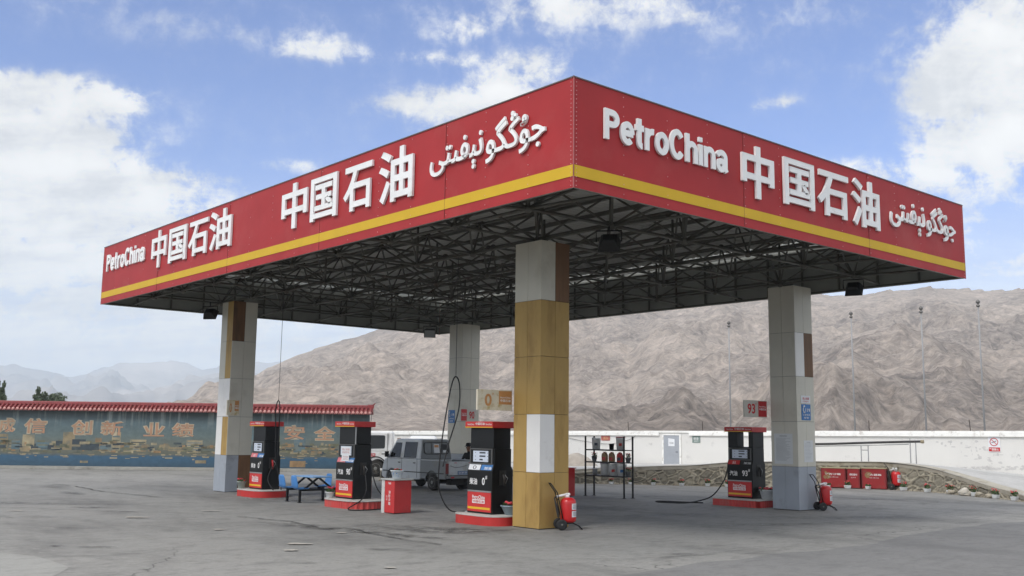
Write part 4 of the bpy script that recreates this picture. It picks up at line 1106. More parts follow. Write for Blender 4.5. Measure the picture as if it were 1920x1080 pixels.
q = MB(); q.prism([(-.22, 3.24), (-.04, 3.24), (-.06, 3.36), (-.13, 3.41), (-.20, 3.36)], lambda o, z: mp(-.2, z, o), lambda o, z: mp(ML, z, o))
q.tube([mp(.1, 3.38, -.13), mp(-.15, 3.40, -.13), mp(-.27, 3.52, -.13)], [.06, .05, .02], 7); q.build('ridge', M_tile, cop, world=True)
M_kerb = mat('kerb_concrete', lin(150, 148, 140), .85, .12, 3, dirt=lin(118, 116, 108), dirt_amt=.4)
q = MB(); q.prism([(.0, .005), (.62, .005), (.6, .12), (.0, .14)], lambda o, z: mp(-.6, z, o + .02), lambda o, z: mp(ML + 4, z, o + .02)); tag(q.build('kerb', M_kerb), kind='structure')

# ------------------------------------------------------------------ trees beyond the mural wall
M_bark = mat('bark', lin(96, 84, 70), .9, .2, 4)
M_tree = mat('tree_leaf', lin(92, 102, 80), .8, .35, .9)
def tree(x, y, h, rad, trunk_h, label, seed, slim=False):
    r = empty('tree', (x, y, 0), label, 'tree', 'trees beyond the mural wall'); rnd = random.Random(seed)
    t = MB(); top = Vector((x + rnd.uniform(-.2, .2), y, h * .9))
    t.tube([(x, y, -.2), (x, y, trunk_h), top], [.16, .12, .03], 7)
    tips = []
    for i in range(9):
        z = trunk_h + (h - trunk_h) * rnd.uniform(.0, .8); a = rnd.uniform(0, 6.28); rr = rad * rnd.uniform(.5, .95) * (1 if not slim else .7)
        p = Vector((x + rr * math.cos(a), y + rr * math.sin(a), z + rr * (.7 if not slim else 2))); t.tube([(x, y, z - .2), p], [.05, .015], 5); tips.append(p)
    t.build('trunk', M_bark, r, world=True)
    c = MB()
    for p in tips: leaf_cloud(c, p, (rad * .42, rad * .42, rad * (.45 if not slim else .9)), 130, .10, seed=rnd.randint(0, 9999))
    for k in range(7):
        z = trunk_h + (h - trunk_h) * (k + .8) / 7.6; w = rad * (1.0 - .75 * (k / 7)) * rnd.uniform(.6, 1.0)
        leaf_cloud(c, (x + rnd.uniform(-.3, .3) * rad, y + rnd.uniform(-.3, .3) * rad, z), (w * .7, w * .7, (h - trunk_h) * .1), 130, .10, seed=rnd.randint(0, 9999))
    c.build('crown', M_tree, r, world=True, fix=False)
tree(11.3, 79.8, 5.9, .55, 1.5, 'slim dark poplar at the far left end of the mural wall', 3, True)
tree(10.7, 79.9, 4.6, .8, 1.5, 'low bush like tree beside the slim poplar', 8)
tree(14.0, 79.1, 5.5, .85, 1.6, 'taller of the two round trees rising over the mural', 4)
tree(15.0, 79.6, 4.9, .75, 1.6, 'middle tree of the three round crowns over the mural', 6)
tree(16.7, 83.5, 5.1, 1.2, 1.5, 'broad low tree rising over the mural wall next to the round trees', 5)

# ------------------------------------------------------------------ white boundary wall
def wx(y): return 42.98 - .148 * y
WU = Vector((.1464, -.9892, 0)); WN = Vector((-.9892, -.1464, 0))
def wz(y): return 2.58 - .0083 * y
def wpnt(y, z, o=0.0): return Vector((wx(y), y, 0)) + WN * o + Z * z
M_wash = mat('whitewash', lin(216, 214, 209), .85, .03, .6, bump=.15, bscale=3, dirt=lin(196, 194, 190), dirt_amt=.05, dscale=1.6)
M_cap = mat('wall_cap', lin(236, 235, 230), .8, .06, 3, dirt=lin(190, 184, 176), dirt_amt=.25, dscale=2.5)
wall = empty('boundary_wall', wpnt(20, 0), 'long whitewashed wall with peeling patches and a projecting cap', 'wall')
q = MB(); k = 40
ys = [-8 + 78 * i / k for i in range(k + 1)]
q.add([wpnt(y, z, o) for y in ys for o, z in ((0, -.3), (0, wz(y) - .02), (-.3, wz(y) - .02), (-.3, -.3))],
      [(i * 4 + j, i * 4 + j + 1, i * 4 + 5 + j, i * 4 + 4 + j) for i in range(k) for j in range(3)])
wbody = q.build('wall', M_wash, wall, world=True)
q = MB()
def cap_run(q, y0, y1, zt, zb, o):
    n = max(2, int(abs(y1 - y0) / 2)); yy = [y0 + (y1 - y0) * i / n for i in range(n + 1)]
    b = len(q.v)
    q.add([wpnt(y, wz(y) + z + .008 * noise.noise(Vector((y * 1.3, z, 0))), oo) for y in yy for oo, z in ((o, zb), (o, zt), (-.38, zt), (-.38, zb))],
          [(i * 4 + j, i * 4 + (j + 1) % 4, i * 4 + 4 + (j + 1) % 4, i * 4 + 4 + j) for i in range(n) for j in range(4)] + [(0, 1, 2, 3), (n * 4, n * 4 + 3, n * 4 + 2, n * 4 + 1)])
cap_run(q, -8, 70, .0, -.12, .07)
q.build('cap', M_cap, wall, world=True)
for y0, y1 in ((-8, 29.0), (31.2, 70)):
    q = MB(); cap_run(q, y0, y1, -.125, -.30, .12); q.build('ledge', M_cap, wall, world=True)
for i, y in enumerate((-2, 4, 12.36, 17.69, 28.15, 33.67, 41, 48)):
    q = MB(); q.tube([wpnt(y, wz(y) - .05, -.15), wpnt(y + .02 * (i % 3), wz(y) + .58, -.15)], .022, 6); q.build('wall_post', mat('rusty_iron', lin(58, 48, 42), .8, .25), wall, world=True)
# peeled patches: thin flakes of bare plaster with ragged edges
M_peel = mat('bare_plaster', lin(196, 194, 191), .9, .1, 5)
rnd = random.Random(5); q = MB()
def flake(q, y, z, ry, rz, o):
    n = 13; q.add([wpnt(y + ry * math.cos(a) * f, z + rz * math.sin(a) * f, o) for a, f in ((2 * math.pi * i / n, rnd.uniform(.45, 1.1)) for i in range(n))], [tuple(range(n))])
for _ in range(64):
    cy, cz = rnd.choice([(13.2, 1.75), (12.4, 1.55), (11.9, 1.1), (10.2, 1.1), (11.0, 1.25), (31.8, 1.4), (22.5, 1.5), (8.6, 1.4)])
    flake(q, rnd.gauss(cy, .45), rnd.gauss(cz, .22), rnd.uniform(.02, .16), rnd.uniform(.02, .09), .0035 + rnd.random() * .002)
for _ in range(70):
    y = rnd.uniform(8.5, 13); flake(q, y, .62 + (9.5 - y) * .045 + rnd.uniform(-.03, .12), rnd.uniform(.06, .2), rnd.uniform(.03, .08), .006 + rnd.random() * .002)
q.build('peeled_patches', M_peel, wbody, world=True, fix=False)
# door
M_door = mat('door_grey', lin(158, 162, 168), .5, .06, 2)
dr = empty('metal_door', wpnt(30.3, .1), 'grey metal door with a white paper in the boundary wall', 'door')
q = MB(); q.prism([(29.72, .1), (30.86, .1), (30.86, 2.04), (29.72, 2.04)], lambda y, z: wpnt(y, z, .01), lambda y, z: wpnt(y, z, .05)); leaf = q.build('door_leaf', M_door, dr, world=True)
q = MB()
for a, b, c, d in ((29.60, 29.715, .1, 2.13), (30.865, 30.98, .1, 2.13), (29.72, 30.86, 2.045, 2.13)): q.prism([(a, c), (b, c), (b, d), (a, d)], lambda y, z: wpnt(y, z, .01), lambda y, z: wpnt(y, z, .07))
q.build('door_frame', M_cap, dr, world=True)
q = MB(); q.prism([(30.06, 1.36), (30.52, 1.36), (30.52, 1.86), (30.06, 1.80)], lambda y, z: wpnt(y, z, .055), lambda y, z: wpnt(y, z, .06)); pp = q.build('taped_paper', M_paper, dr, world=True)
q = MB(); text(q, '闲人免进', wpnt(30.42, 1.5, .06), WU, Z, .28, .12, .004); q.build('print', M_digit, pp, world=True)
q = MB(); q.tube([wpnt(29.84, 1.0, .05), wpnt(29.84, 1.0, .11), wpnt(29.96, 1.0, .11)], .016, 6); q.build('handle', M_black, leaf, world=True)
# signs on the wall
s = board('no_smoking_sign', 'white no smoking sign with a red bar of writing on the boundary wall', 'sign', wpnt(11.48, 1.42, .03), WU, .58, .75, .02, M_paper); bd = s.children[0]
q = MB(); c = wpnt(11.2, 1.92, .034)
q.tube([c + WU * (.19 * math.cos(a)) + Z * (.19 * math.sin(a)) for a in [2 * math.pi * i / 28 for i in range(28)]], .018, 5, closed=True)
q.tube([c + WU * -.13 + Z * .13, c + WU * .13 - Z * .13], .016, 5); q.build('ban_ring', M_signr, bd, world=True)
q = MB(); q.tube([c + WU * -.12 - Z * .04, c + WU * .09 + Z * .03], .013, 5); q.tube([c + WU * .09 + Z * .03, c + WU * .11 + Z * .08], .008, 5); q.build('cigarette', M_digit, bd, world=True)
q = MB(); face_rect(q, wpnt(11.48, 1.42, .03), WU, .02, .56, .02, .22, .004); rb = q.build('red_bar', M_signr, bd, world=True)
q = MB(); text(q, '严禁烟火', wpnt(11.44, 1.47, .034), WU, Z, .46, .13, .004, 0, .015); q.build('print', M_ptext, rb, world=True)
s = board('small_sign', 'small grey green sign with white figures on the boundary wall near the door', 'sign', wpnt(28.8, 1.6, .03), WU, .56, .42, .02, mat('sign_greygreen', lin(120, 136, 130), .5, .08))
q = MB(); text(q, '安全', wpnt(28.7, 1.78, .03), WU, Z, .36, .16, .004, 0, .01); text(q, '出口', wpnt(28.66, 1.66, .03), WU, Z, .28, .09, .004); q.build('print', M_ptext, s.children[0], world=True)
s = board('small_sign', 'small red brown sign on the boundary wall above the shelf of buckets', 'sign', wpnt(35.75, 1.64, .03), WU, .72, .32, .02, mat('sign_rust', lin(168, 96, 84), .6, .12))
q = MB(); text(q, '油品', wpnt(35.6, 1.72, .03), WU, Z, .42, .15, .004); q.build('print', mat('sign_print_gold', lin(206, 172, 120), .6), s.children[0], world=True)
# cable slung along the wall behind the shelf
q = MB(); q.tube(curve([wpnt(39, 1.85, .06), wpnt(37, 1.55, .06), wpnt(35, 1.42, .06), wpnt(33.4, 1.75, .06), wpnt(33.0, 2.0, .06)], 8), .012, 5)
tag(q.build('cable', M_black), 'thin dark cable drooping along the whitewashed wall', 'cable')

# ------------------------------------------------------------------ flagpoles
M_pole = mat('pole_grey', lin(150, 150, 150), .5, .08, 2)
for (x, y, h, lab) in ((52.0, 35.82, 10.86, 'bare grey pole seen between the mustard column and the pale column'), (53.15, 26.0, 10.91, 'bare grey pole nearest the pale column on its outer side'),
                       (53.15, 20.8, 10.84, 'middle bare grey pole of the three in a row on the hill side'), (51.93, 16.4, 10.77, 'tallest looking bare grey pole, farthest from the canopy')):
    r = empty('flagpole', (x, y, 0), lab, 'flagpole', 'bare flagpoles behind the boundary wall')
    q = MB(); q.tube([(0, 0, -.2), (0, 0, h * .6), (0, 0, h - .25)], [.065, .055, .045], 8); q.build('pole', M_pole, r)
    q = MB(); q.lathe([(.05, h - .45), (.11, h - .40), (.13, h - .32), (.06, h - .28), (.06, h - .22), (.12, h - .18), (.14, h - .08), (.08, h + .0), (.02, h + .05)], n=12); q.build('finial', mat('finial_grey', lin(110, 108, 104), .4, .1, metal=.3), r)

# ------------------------------------------------------------------ stone retaining wall and the ramp behind it
BASE = [(12.5, 24.5), (15.6, 22.0), (18.3, 19.1), (19.9, 17.6), (21, 16.1), (21.8, 15), (22.6, 13.8), (23.9, 12.8), (25.6, 11.9), (26.4, 10.7), (26.9, 9.5), (26.9, 8.3), (26.7, 7.2), (26.2, 5.9), (25.4, 4.6), (24.5, 3.15), (23, 1.6)]
TOPZ = [.42, .50, .56, .68, .78, .84, .98, 1.02, 1.05, 1.06, 1.08, 1.02, .90, .66, .45, .25, .08]
cv = curve([Vector((x, y, z)) for (x, y), z in zip(BASE, TOPZ)], 14)
def cnorm(i):
    d = cv[min(i + 1, len(cv) - 1)] - cv[max(i - 1, 0)]; n = Vector((d.y, -d.x, 0)).normalized()
    return n if n.dot(CAMP - cv[i]) > 0 else -n
# resample
pts = [cv[0]]; 
for a, b in zip(cv, cv[1:]):
    L_ = (b - a).length; k = max(1, round(L_ / .04))
    for i in range(1, k + 1): pts.append(a.lerp(b, i / k))
cv = pts
M_stone = None
def stone_mat():
    m = bpy.data.materials.new('rubble_masonry'); m.use_nodes = True
    nt = m.node_tree; N, L = nt.nodes.new, nt.links.new; p = nt.nodes['Principled BSDF']; p.inputs['Roughness'].default_value = .9
    at_ = N('ShaderNodeAttribute'); at_.attribute_name = 'stone'
    r = N('ShaderNodeValToRGB'); e = r.color_ramp.elements
    st = [(0, lin(98, 94, 84)), (.3, lin(126, 121, 108)), (.6, lin(142, 136, 120)), (1, lin(164, 157, 140))]
    while len(e) < 4: e.new(.5)
    for q, (x, c) in zip(e, st): q.position = x; q.color = c + (1,)
    tc = N('ShaderNodeTexCoord'); n = N('ShaderNodeTexNoise'); n.inputs['Scale'].default_value = 9; n.inputs['Detail'].default_value = 8; n.inputs['Roughness'].default_value = .7; L(tc.outputs['Object'], n.inputs['Vector'])
    a = N('ShaderNodeMath'); a.operation = 'MULTIPLY_ADD'; L(n.outputs[0], a.inputs[0]); a.inputs[1].default_value = .7; L(at_.outputs['Fac'], a.inputs[2])
    b = N('ShaderNodeMath'); b.operation = 'SUBTRACT'; L(a.outputs[0], b.inputs[0]); b.inputs[1].default_value = .35; L(b.outputs[0], r.inputs[0])
    L(r.outputs[0], p.inputs['Base Color'])
    bp = N('ShaderNodeBump'); bp.inputs['Strength'].default_value = .5; bp.inputs['Distance'].default_value = .02; L(n.outputs[0], bp.inputs['Height']); L(bp.outputs[0], p.inputs['Normal'])
    return m
stw = empty('retaining_wall', (24, 12, 0), 'low rubble stone retaining wall with raised mortar joints beside the ramp', 'wall')
q = MB(); NZ = 26; tone = []
s_ = 0.0
for i, p in enumerate(cv):
    if i: s_ += (p - cv[i - 1]).length
    n = cnorm(i); ht = p.z - .13
    for j in range(NZ + 1):
        z = ht * j / NZ if ht > .03 else .03 * j / NZ
        wv = noise.noise_vector(Vector((s_ * 1.5, z * 1.5, 2))) * .18
        cell = Vector(((s_ + wv.x) * 2.3, (z + wv.y) * 3.0, 0))
        dist, loc = noise.voronoi(cell, distance_metric='DISTANCE')
        edge = dist[1] - dist[0]
        mort = max(0, 1 - edge / .20)
        body = .07 * min(1, edge * 2.2) ** .6 * (.5 + noise.cell(loc[0] * 3.7 + Vector((9, 1, 4))) * .5 if False else .5 + .5 * abs(noise.noise(loc[0] * 3.1 + Vector((.3, .7, .2)))))
        d = body * 1.5 + .085 * mort ** 2 + .03 * noise.noise(Vector((s_ * 7, z * 7, 1))) + .018 * noise.noise(Vector((s_ * 19, z * 19, 4)))
        # the dressed half on the left is flatter and patched with mortar
        c = p - Z * p.z + n * (d - .02 - z * .12)
        q.v.append((c.x, c.y, z))
        tone.append(.92 if mort > .6 else (.0 if mort > .02 and mort < .35 else .05 + .55 * abs(math.sin(loc[0].x * 12.9 + loc[0].y * 78.2))) if True else .7 * abs(math.sin(loc[0].x * 12.9 + loc[0].y * 78.2)))
for i in range(len(cv) - 1):
    for j in range(NZ):
        a = i * (NZ + 1) + j; q.f.append([a, a + NZ + 1, a + NZ + 2, a + 1]); q.m.append(0); q.sm.append(True)
M_stone = stone_mat()
so = q.build('masonry', M_stone, stw, world=True, fix=False)
so.data.attributes.new('stone', 'FLOAT', 'POINT').data.foreach_set('value', tone)
q = MB()
for i in range(0, len(cv)):
    p, n = cv[i], cnorm(i); w = .012 * noise.noise(Vector((i * .11, 0, 0)))
    for o, z in ((.05 - p.z * .1, p.z - .15 + w), (.06 - p.z * .1, p.z - .01 + w), (.0 - p.z * .1, p.z + w + .004), (-.55, p.z + .01)):
        c = p + n * o; q.v.append((c.x, c.y, max(.02, z)))
for i in range(len(cv) - 1):
    for j in range(3): q.f.append([i * 4 + j, i * 4 + 4 + j, i * 4 + 5 + j, i * 4 + 1 + j]); q.m.append(0); q.sm.append(False)
M_coping = mat('coping_cement', lin(168, 162, 148), .9, .1, 3, bump=.3, bscale=14, dirt=lin(136, 128, 112), dirt_amt=.4, dscale=1.6)
q.build('cement_coping', M_coping, stw, world=True, fix=False)
# a diagonal ledge of mortar across the stones
q = MB()
for x0, x1, z0, z1 in ((20, 96, .18, .62),):
    k0, k1 = int(len(cv) * .18), int(len(cv) * .36); pl_ = []
    for i in range(k0, k1, 4):
        t = (i - k0) / (k1 - k0); c = cv[i] - Z * cv[i].z + cnorm(i) * (.08 - .12 * (.12 + .6 * t)); pl_.append((c.x, c.y, .10 + .62 * t + .02 * noise.noise(Vector((i * .2, 0, 0)))))
    q.tube(pl_, .05, 7)
q.build('mortar_ledge', M_coping, stw, world=True)
# ramp: a concrete drive from the yard up to the level of the wall top
back = [(-5, 33.0), (10.0, 42.5), (20, 40.0)]
BACK = [(30, 38.4, .28), (35, 37.6, .1), (38.5, 33.2, .20), (39.4, 29.8, .28), (40.2, 22.0, .55), (40.6, 19.0, .62), (41.0, 16.0, .62), (41.25, 13.0, .50), (41.45, 10.3, .34), (41.8, 7.7, .18), (42.2, 5.0, .06), (42.6, 2.0, .02), (42.8, 0, .012)]
bk = [Vector((24, 42, .1)), Vector((30.5, 40, .12)), Vector((36.4, 35.8, .12)), Vector((38.4, 30.6, .2)), Vector((39.3, 25.5, .4)), Vector((40.05, 21, .58)), Vector((40.65, 17, .64)), Vector((41.2, 13.0, .50)), Vector((41.55, 10.3, .32)), Vector((41.95, 7.7, .16)), Vector((42.35, 5.0, .05)), Vector((42.8, 1.5, .014)), Vector((43, -2, .012))]
bkc = curve(bk, 12)
q = MB(); nb_ = 140; NR = 14
def samp(c, t):
    f = t * (len(c) - 1); i = min(int(f), len(c) - 2); return c[i].lerp(c[i + 1], f - i)
def arc_table(c):
    L_ = [0]
    for a, b in zip(c, c[1:]): L_.append(L_[-1] + (b - a).length)
    return L_
al, bl_ = arc_table(cv), arc_table(bkc)
def by_len(c, tab, t):
    s = t * tab[-1]
    import bisect
    i = min(max(bisect.bisect(tab, s) - 1, 0), len(c) - 2); return c[i].lerp(c[i + 1], (s - tab[i]) / max(1e-6, tab[i + 1] - tab[i]))
for i in range(nb_ + 1):
    f = by_len(cv, al, i / nb_); b = by_len(bkc, bl_, i / nb_)
    ii = min(len(cv) - 1, int(i / nb_ * (len(cv) - 1)))
    for j in range(NR + 1):
        t = j / NR; p = f.lerp(b, t); z = f.z + .006 + (b.z - f.z) * (t ** 1.3 if t < 1 else 1)
        q.v.append((p.x, p.y, max(.012, z + .012 * noise.noise(Vector((p.x * .6, p.y * .6, 0))))))
for i in range(nb_):
    for j in range(NR):
        a = i * (NR + 1) + j; q.f.append([a, a + 1, a + NR + 2, a + NR + 1]); q.m.append(0); q.sm.append(True)
M_ramp = ground_mat('ramp_concrete', lin(182, 180, 176), lin(150, 148, 144), lin(196, 195, 191), False)
tag(q.build('ramp', M_ramp, fix=False), kind='structure')
# loose stones at the foot of the wall
rnd = random.Random(9)
def rock(mb, c, r, mi=0):
    n, m = 9, 6; vs = []; fs = []; sd = rnd.uniform(0, 99); c = Vector(c)
    for i in range(m + 1):
        t = math.pi * i / m
        for j in range(n):
            a = 2 * math.pi * j / n; d = Vector((math.sin(t) * math.cos(a), math.sin(t) * math.sin(a), -math.cos(t) * .7))
            vs.append(c + d * r * (1 + .45 * noise.noise(d * 1.3 + Vector((sd, 0, 0)))))
    for i in range(m):
        for j in range(n): fs.append((i * n + j, i * n + (j + 1) % n, (i + 1) * n + (j + 1) % n, (i + 1) * n + j))
    mb.add(vs, fs, mi)
q = MB()
M_rub = mat('rubble', lin(158, 150, 134), .95, .25, 2.5)
for i in range(0, len(cv), 1):
    n = cnorm(i)
    for _ in range(3 if cv[i].z > .15 else 1):
        if rnd.random() < .75:
            o = abs(rnd.gauss(0, .13)); r = rnd.uniform(.008, .03) * (2.4 if rnd.random() < .06 else 1); c = cv[i] + n * (.06 + o); rock(q, (c.x, c.y, r * .4), r)
tag(q.build('rubble', M_rub), 'loose rubble and grit along the foot of the stone wall', 'rubble', kind='stuff')
for x, y, r, lab in ((25.55, 5.45, .24, 'largest pale boulder at the low end of the stone wall'), (25.15, 4.72, .15, 'smaller grey boulder at the low end of the stone wall'), (25.95, 6.15, .15, 'flat boulder between flower pots at the stone wall'), (24.85, 4.25, .13, 'last small boulder before the ramp reaches the yard')):
    q = MB(); rock(q, (x, y, r * .5), r); tag(q.build('boulder', mat('boulder_pale', lin(190, 184, 172), .9, .15, 4) if r > .2 else M_rub), lab, 'boulder', 'boulders at the end of the stone wall')
# earth heap in front of the boundary wall
q = MB(); vs = []; n, m = 36, 10; c = Vector((24.55, 24.85))
for j in range(m + 1):
    t = j / m
    for i in range(n):
        a = 2 * math.pi * i / n; rr = 1.5 * t * (1 + .2 * noise.noise(Vector((math.cos(a), math.sin(a), 3))))
        vs.append((c.x + rr * math.cos(a), c.y + rr * math.sin(a), 1.12 * max(0, 1 - t ** 1.7) + .05 * noise.noise(Vector((rr * 3 * math.cos(a), rr * 3 * math.sin(a), 0))) * (1 - t) + (.0 if t < 1 else -.1)))
q.add(vs, [(j * n + i, j * n + (i + 1) % n, (j + 1) * n + (i + 1) % n, (j + 1) * n + i) for j in range(m) for i in range(n)], 0, True)
tag(q.build('earth_heap', mat('earth_grey', lin(160, 152, 142), .95, .15, 3, bump=.5, bscale=20)), 'grey heap of earth in front of the whitewashed wall', 'earth heap')

# pipe rack on the ramp, in front of the wall
def rk(y, z, o=4.0): return wpnt(y, z, o)
r = empty('pipe_rack', rk(16, .7), 'dark pipe resting on thin steel posts in front of the whitewashed wall', 'pipe rack')
q = MB(); q.tube(curve([rk(20.5, 1.66), rk(18.4, 1.70), rk(16.2, 1.80), rk(14.2, 1.88), rk(13.5, 1.90)], 5), .06, 8); q.build('pipe', M_dblack, r, world=True)
q = MB(); q.tube([rk(20.5, 1.52, 4.05), rk(16.4, 1.66, 4.05), rk(14.1, 1.76, 4.05)], .03, 6); q.build('rail', M_steel, r, world=True)
for y, z1 in ((16.55, 1.68), (16.18, 1.70), (14.05, 2.05), (13.78, 1.86)):
    q = MB(); q.tube([rk(y, .45), rk(y, z1)], .028, 6); q.build('post', M_pole, r, world=True)
q = MB(); q.tube([rk(16.55, 1.42), rk(16.18, 1.42)], .022, 6); q.build('crossbar', M_pole, r, world=True)
q = MB(); q.tube([rk(13.52, 1.90), rk(13.38, 1.89)], .085, 8); q.build('pipe_cap', mat('pipe_end', lin(140, 128, 104), .7), r, world=True)
r = empty('iron_post', (26.3, 12.3, 0), 'dark red iron post behind the pale column', 'post')
q = MB(); q.box(26.25, 26.35, 12.45, 12.55, 0, 2.0); q.build('post', mat('dark_red_iron', lin(92, 40, 40), .7, .2), r, world=True)
q = MB(); q.box(26.0, 26.6, 12.44, 12.56, 1.95, 2.02); q.build('bracket', M_dblack, r, world=True)
# ------------------------------------------------------------------ wheels and vehicles
M_tyre = mat('tyre', lin(44, 43, 41), .8, .2, 8, dirt=lin(92, 88, 80), dirt_amt=.3, dscale=6)
M_rim = mat('rim_grey', lin(126, 126, 122), .5, .12, 5, metal=.2)
M_under = mat('underbody', lin(30, 29, 28), .8, .2)
def wheel(root, c, r, w, rim_r, side=-1, dual=False):
    """axle along x; the outer face looks to x*side"""
    M = Matrix.Rotation(R(90) * side, 3, 'Y'); c = Vector(c)
    t = MB(); h = w / 2
    t.lathe([(rim_r, -h), (r * .9, -h), (r * .985, -h * .75), (r, -h * .4), (r, h * .4), (r * .985, h * .75), (r * .9, h), (rim_r, h * .95)], c, 26, M=M)
    wh = t.build('wheel', M_tyre, root)
    q = MB(); q.lathe([(rim_r * .2, h * .1), (rim_r * .98, h * .1), (rim_r, h * .98), (rim_r * .86, h * .9), (rim_r * .72, h * .45), (rim_r * .45, h * .62), (rim_r * .34, h * .95), (rim_r * .2, h * 1.0)], c, 22, M=M)
    for k in range(6):
        a = 2 * math.pi * k / 6; q.ball(c + M @ Vector((rim_r * .58 * math.cos(a), rim_r * .58 * math.sin(a), h * .58)), rim_r * .06, 6, 4)
    q.build('rim', M_rim, wh)
    return wh
def greenhouse(mb, ys, zs, xb, xt, mi=0):
    """cab upper part: (y front bottom, y front top, y rear top, y rear bottom)"""
    (fb, ft, rt, rb), (zb, zt) = ys, zs
    v = [(-xb, fb, zb), (xb, fb, zb), (xb, rb, zb), (-xb, rb, zb), (-xt, ft, zt), (xt, ft, zt), (xt, rt, zt), (-xt, rt, zt)]
    mb.add(v, [(0, 3, 2, 1), (4, 5, 6, 7), (0, 1, 5, 4), (1, 2, 6, 5), (2, 3, 7, 6), (3, 0, 4, 7)], mi)
M_glass = glass('vehicle_glass', (.012, .014, .015), .06)

def pickup(loc, rz):
    r = empty('pickup_truck', loc, 'dusty silver double cab pickup parked under the canopy behind the red box', 'pickup truck', None, rz)
    paint = mat('pickup_paint', lin(194, 198, 200), .33, .05, 1.5, dirt=lin(168, 165, 156), dirt_amt=.35, dscale=1.8)
    grey = mat('pickup_grey', lin(118, 122, 124), .4, .08, 1.5, dirt=lin(120, 116, 108), dirt_amt=.35)
    trim = mat('pickup_trim', lin(52, 54, 54), .6, .15, 4)
    W2 = .74
    # lower body, side view (y, z): front at +y, wheel arches cut out; rear axle y = 0, front axle y = 2.55
    def arch(yc, rr, n=9): return [(yc + rr * math.cos(a), .30 + rr * math.sin(a)) for a in [math.pi * i / (n - 1) for i in range(n)]]
    cab = [(.72, .36), (2.55 - .40, .30)] + arch(2.55, .40)[::-1] + [(3.05, .32), (3.22, .40), (3.24, .62), (3.10, .98), (3.02, 1.08), (.72, 1.08)]
    q = MB(); q.prism(cab, lambda y, z: (-W2, y, z), lambda y, z: (W2, y, z)); body = q.build('body', paint, r, bevel=.035)
    q = MB(); greenhouse(q, (2.98, 2.42, .80, .72), (1.075, 1.82), W2 - .01, W2 - .12); ck = q.build('cab', paint, r, bevel=.06)
    # the cab's rear wall, darker, with its big round cornered window
    def rear(x, z, o): return (x, .72 + .08 * (z - 1.075) / .745 - o, z)
    def rrect(hw, z0, z1, rad): return [(sx * (hw - rad) + rad * math.cos(a), (z0 + z1) / 2 + sz * ((z1 - z0) / 2 - rad) + rad * math.sin(a)) for sx, sz, a0 in ((1, 1, 0), (-1, 1, 90), (-1, -1, 180), (1, -1, 270)) for a in [R(a0 + 90 * i / 5) for i in range(6)]]
    q = MB(); p4 = [(-.70, 1.09), (.70, 1.09), (.60, 1.79), (-.60, 1.79)]; q.prism(p4, lambda x, z: rear(x, z, .0), lambda x, z: rear(x, z, .012)); sh = q.build('rear_wall', grey, ck, bevel=.008)
    xs = lambda z, o=.012: -(W2 - .01 - .12 * (z - 1.075) / .725) - o
    def win(name, pts, m, parent, side=-1):
        q = MB(); n = len(pts)
        vs = [(xs(z) * -side if side > 0 else xs(z), y, z) for y, z in pts]
        if side > 0: vs = [(-xs(z), y, z) for y, z in pts]
        q.add(vs, [tuple(range(n))]); return q.build(name, m, parent)
    for sd in (-1, 1):
        win('window', [(2.78, 1.13), (2.02, 1.13), (2.02, 1.68), (2.42, 1.68)], M_glass, ck, sd)
        win('window', [(1.80, 1.13), (1.00, 1.13), (1.02, 1.71), (1.82, 1.71)], M_glass, ck, sd)
        # door seams, handles, rubbing strip
        q = MB(); x = sd * (W2 + .002)
        for y in (1.90, .92, 2.86): q.box(x - .002, x + .002, y - .008, y + .008, .42, 1.09)
        q.build('door_seam', trim, r)
        for y in (2.05, 1.08):
            q = MB(); q.box(min(x, x + sd * .022), max(x, x + sd * .022), y - .07, y + .07, .93, .965); q.build('door_handle', trim, r, bevel=.006)
        q = MB(); q.box(min(x, x + sd * .012), max(x, x + sd * .012), -.72, 3.12, .60, .635); q.build('rubbing_strip', trim, r)
    q = MB(); e = .012
    q.add([(-.56, 2.92 + e, 1.14), (.56, 2.92 + e, 1.14), (.50, 2.48 + e, 1.72), (-.50, 2.48 + e, 1.72)], [(0, 1, 2, 3)]); q.build('windscreen', M_glass, ck)
    q = MB(); q.prism(rrect(.575, 1.265, 1.715, .12), lambda x, z: rear(x, z, .010), lambda x, z: rear(x, z, .030)); wf = q.build('window_rubber', M_rubber, ck)
    q = MB(); q.prism(rrect(.54, 1.295, 1.685, .10), lambda x, z: rear(x, z, .020), lambda x, z: rear(x, z, .033)); rw = q.build('rear_window', mat('pickup_rear_glass', lin(66, 72, 74), .08, .15, 2, spec=.8), wf)
    for x, w_ in ((-.22, .014), (.24, .014)):
        q = MB(); q.prism([(x - w_, 1.29), (x + w_, 1.29), (x + w_, 1.69), (x - w_, 1.69)], lambda a, z: rear(a, z, .030), lambda a, z: rear(a, z, .040)); q.build('window_bar', trim, wf)
    q = MB(); q.add([rear(x, z, .036) for x, z in ((-.12, 1.32), (.14, 1.32), (.12, 1.64), (-.12, 1.64))], [(0, 1, 2, 3)]); q.build('sticker', M_paper, rw)
    q = MB(); q.add([rear(x, z, .039) for x, z in ((-.10, 1.52), (.10, 1.52), (.09, 1.61), (-.10, 1.61))], [(0, 1, 2, 3)]); q.build('sticker_print', M_fade, rw)
    q = MB(); q.add([rear(x, z, .036) for x, z in ((.30, 1.33), (.50, 1.33), (.50, 1.42), (.30, 1.42))], [(0, 1, 2, 3)]); q.build('window_paper', M_paper, rw)
    q = MB(); q.prism(rrect(.13, 1.42, 1.64, .05), lambda x, z: rear(x + .36, z, .034), lambda x, z: rear(x + .36, z, .038)); q.build('headrest', M_black, rw)
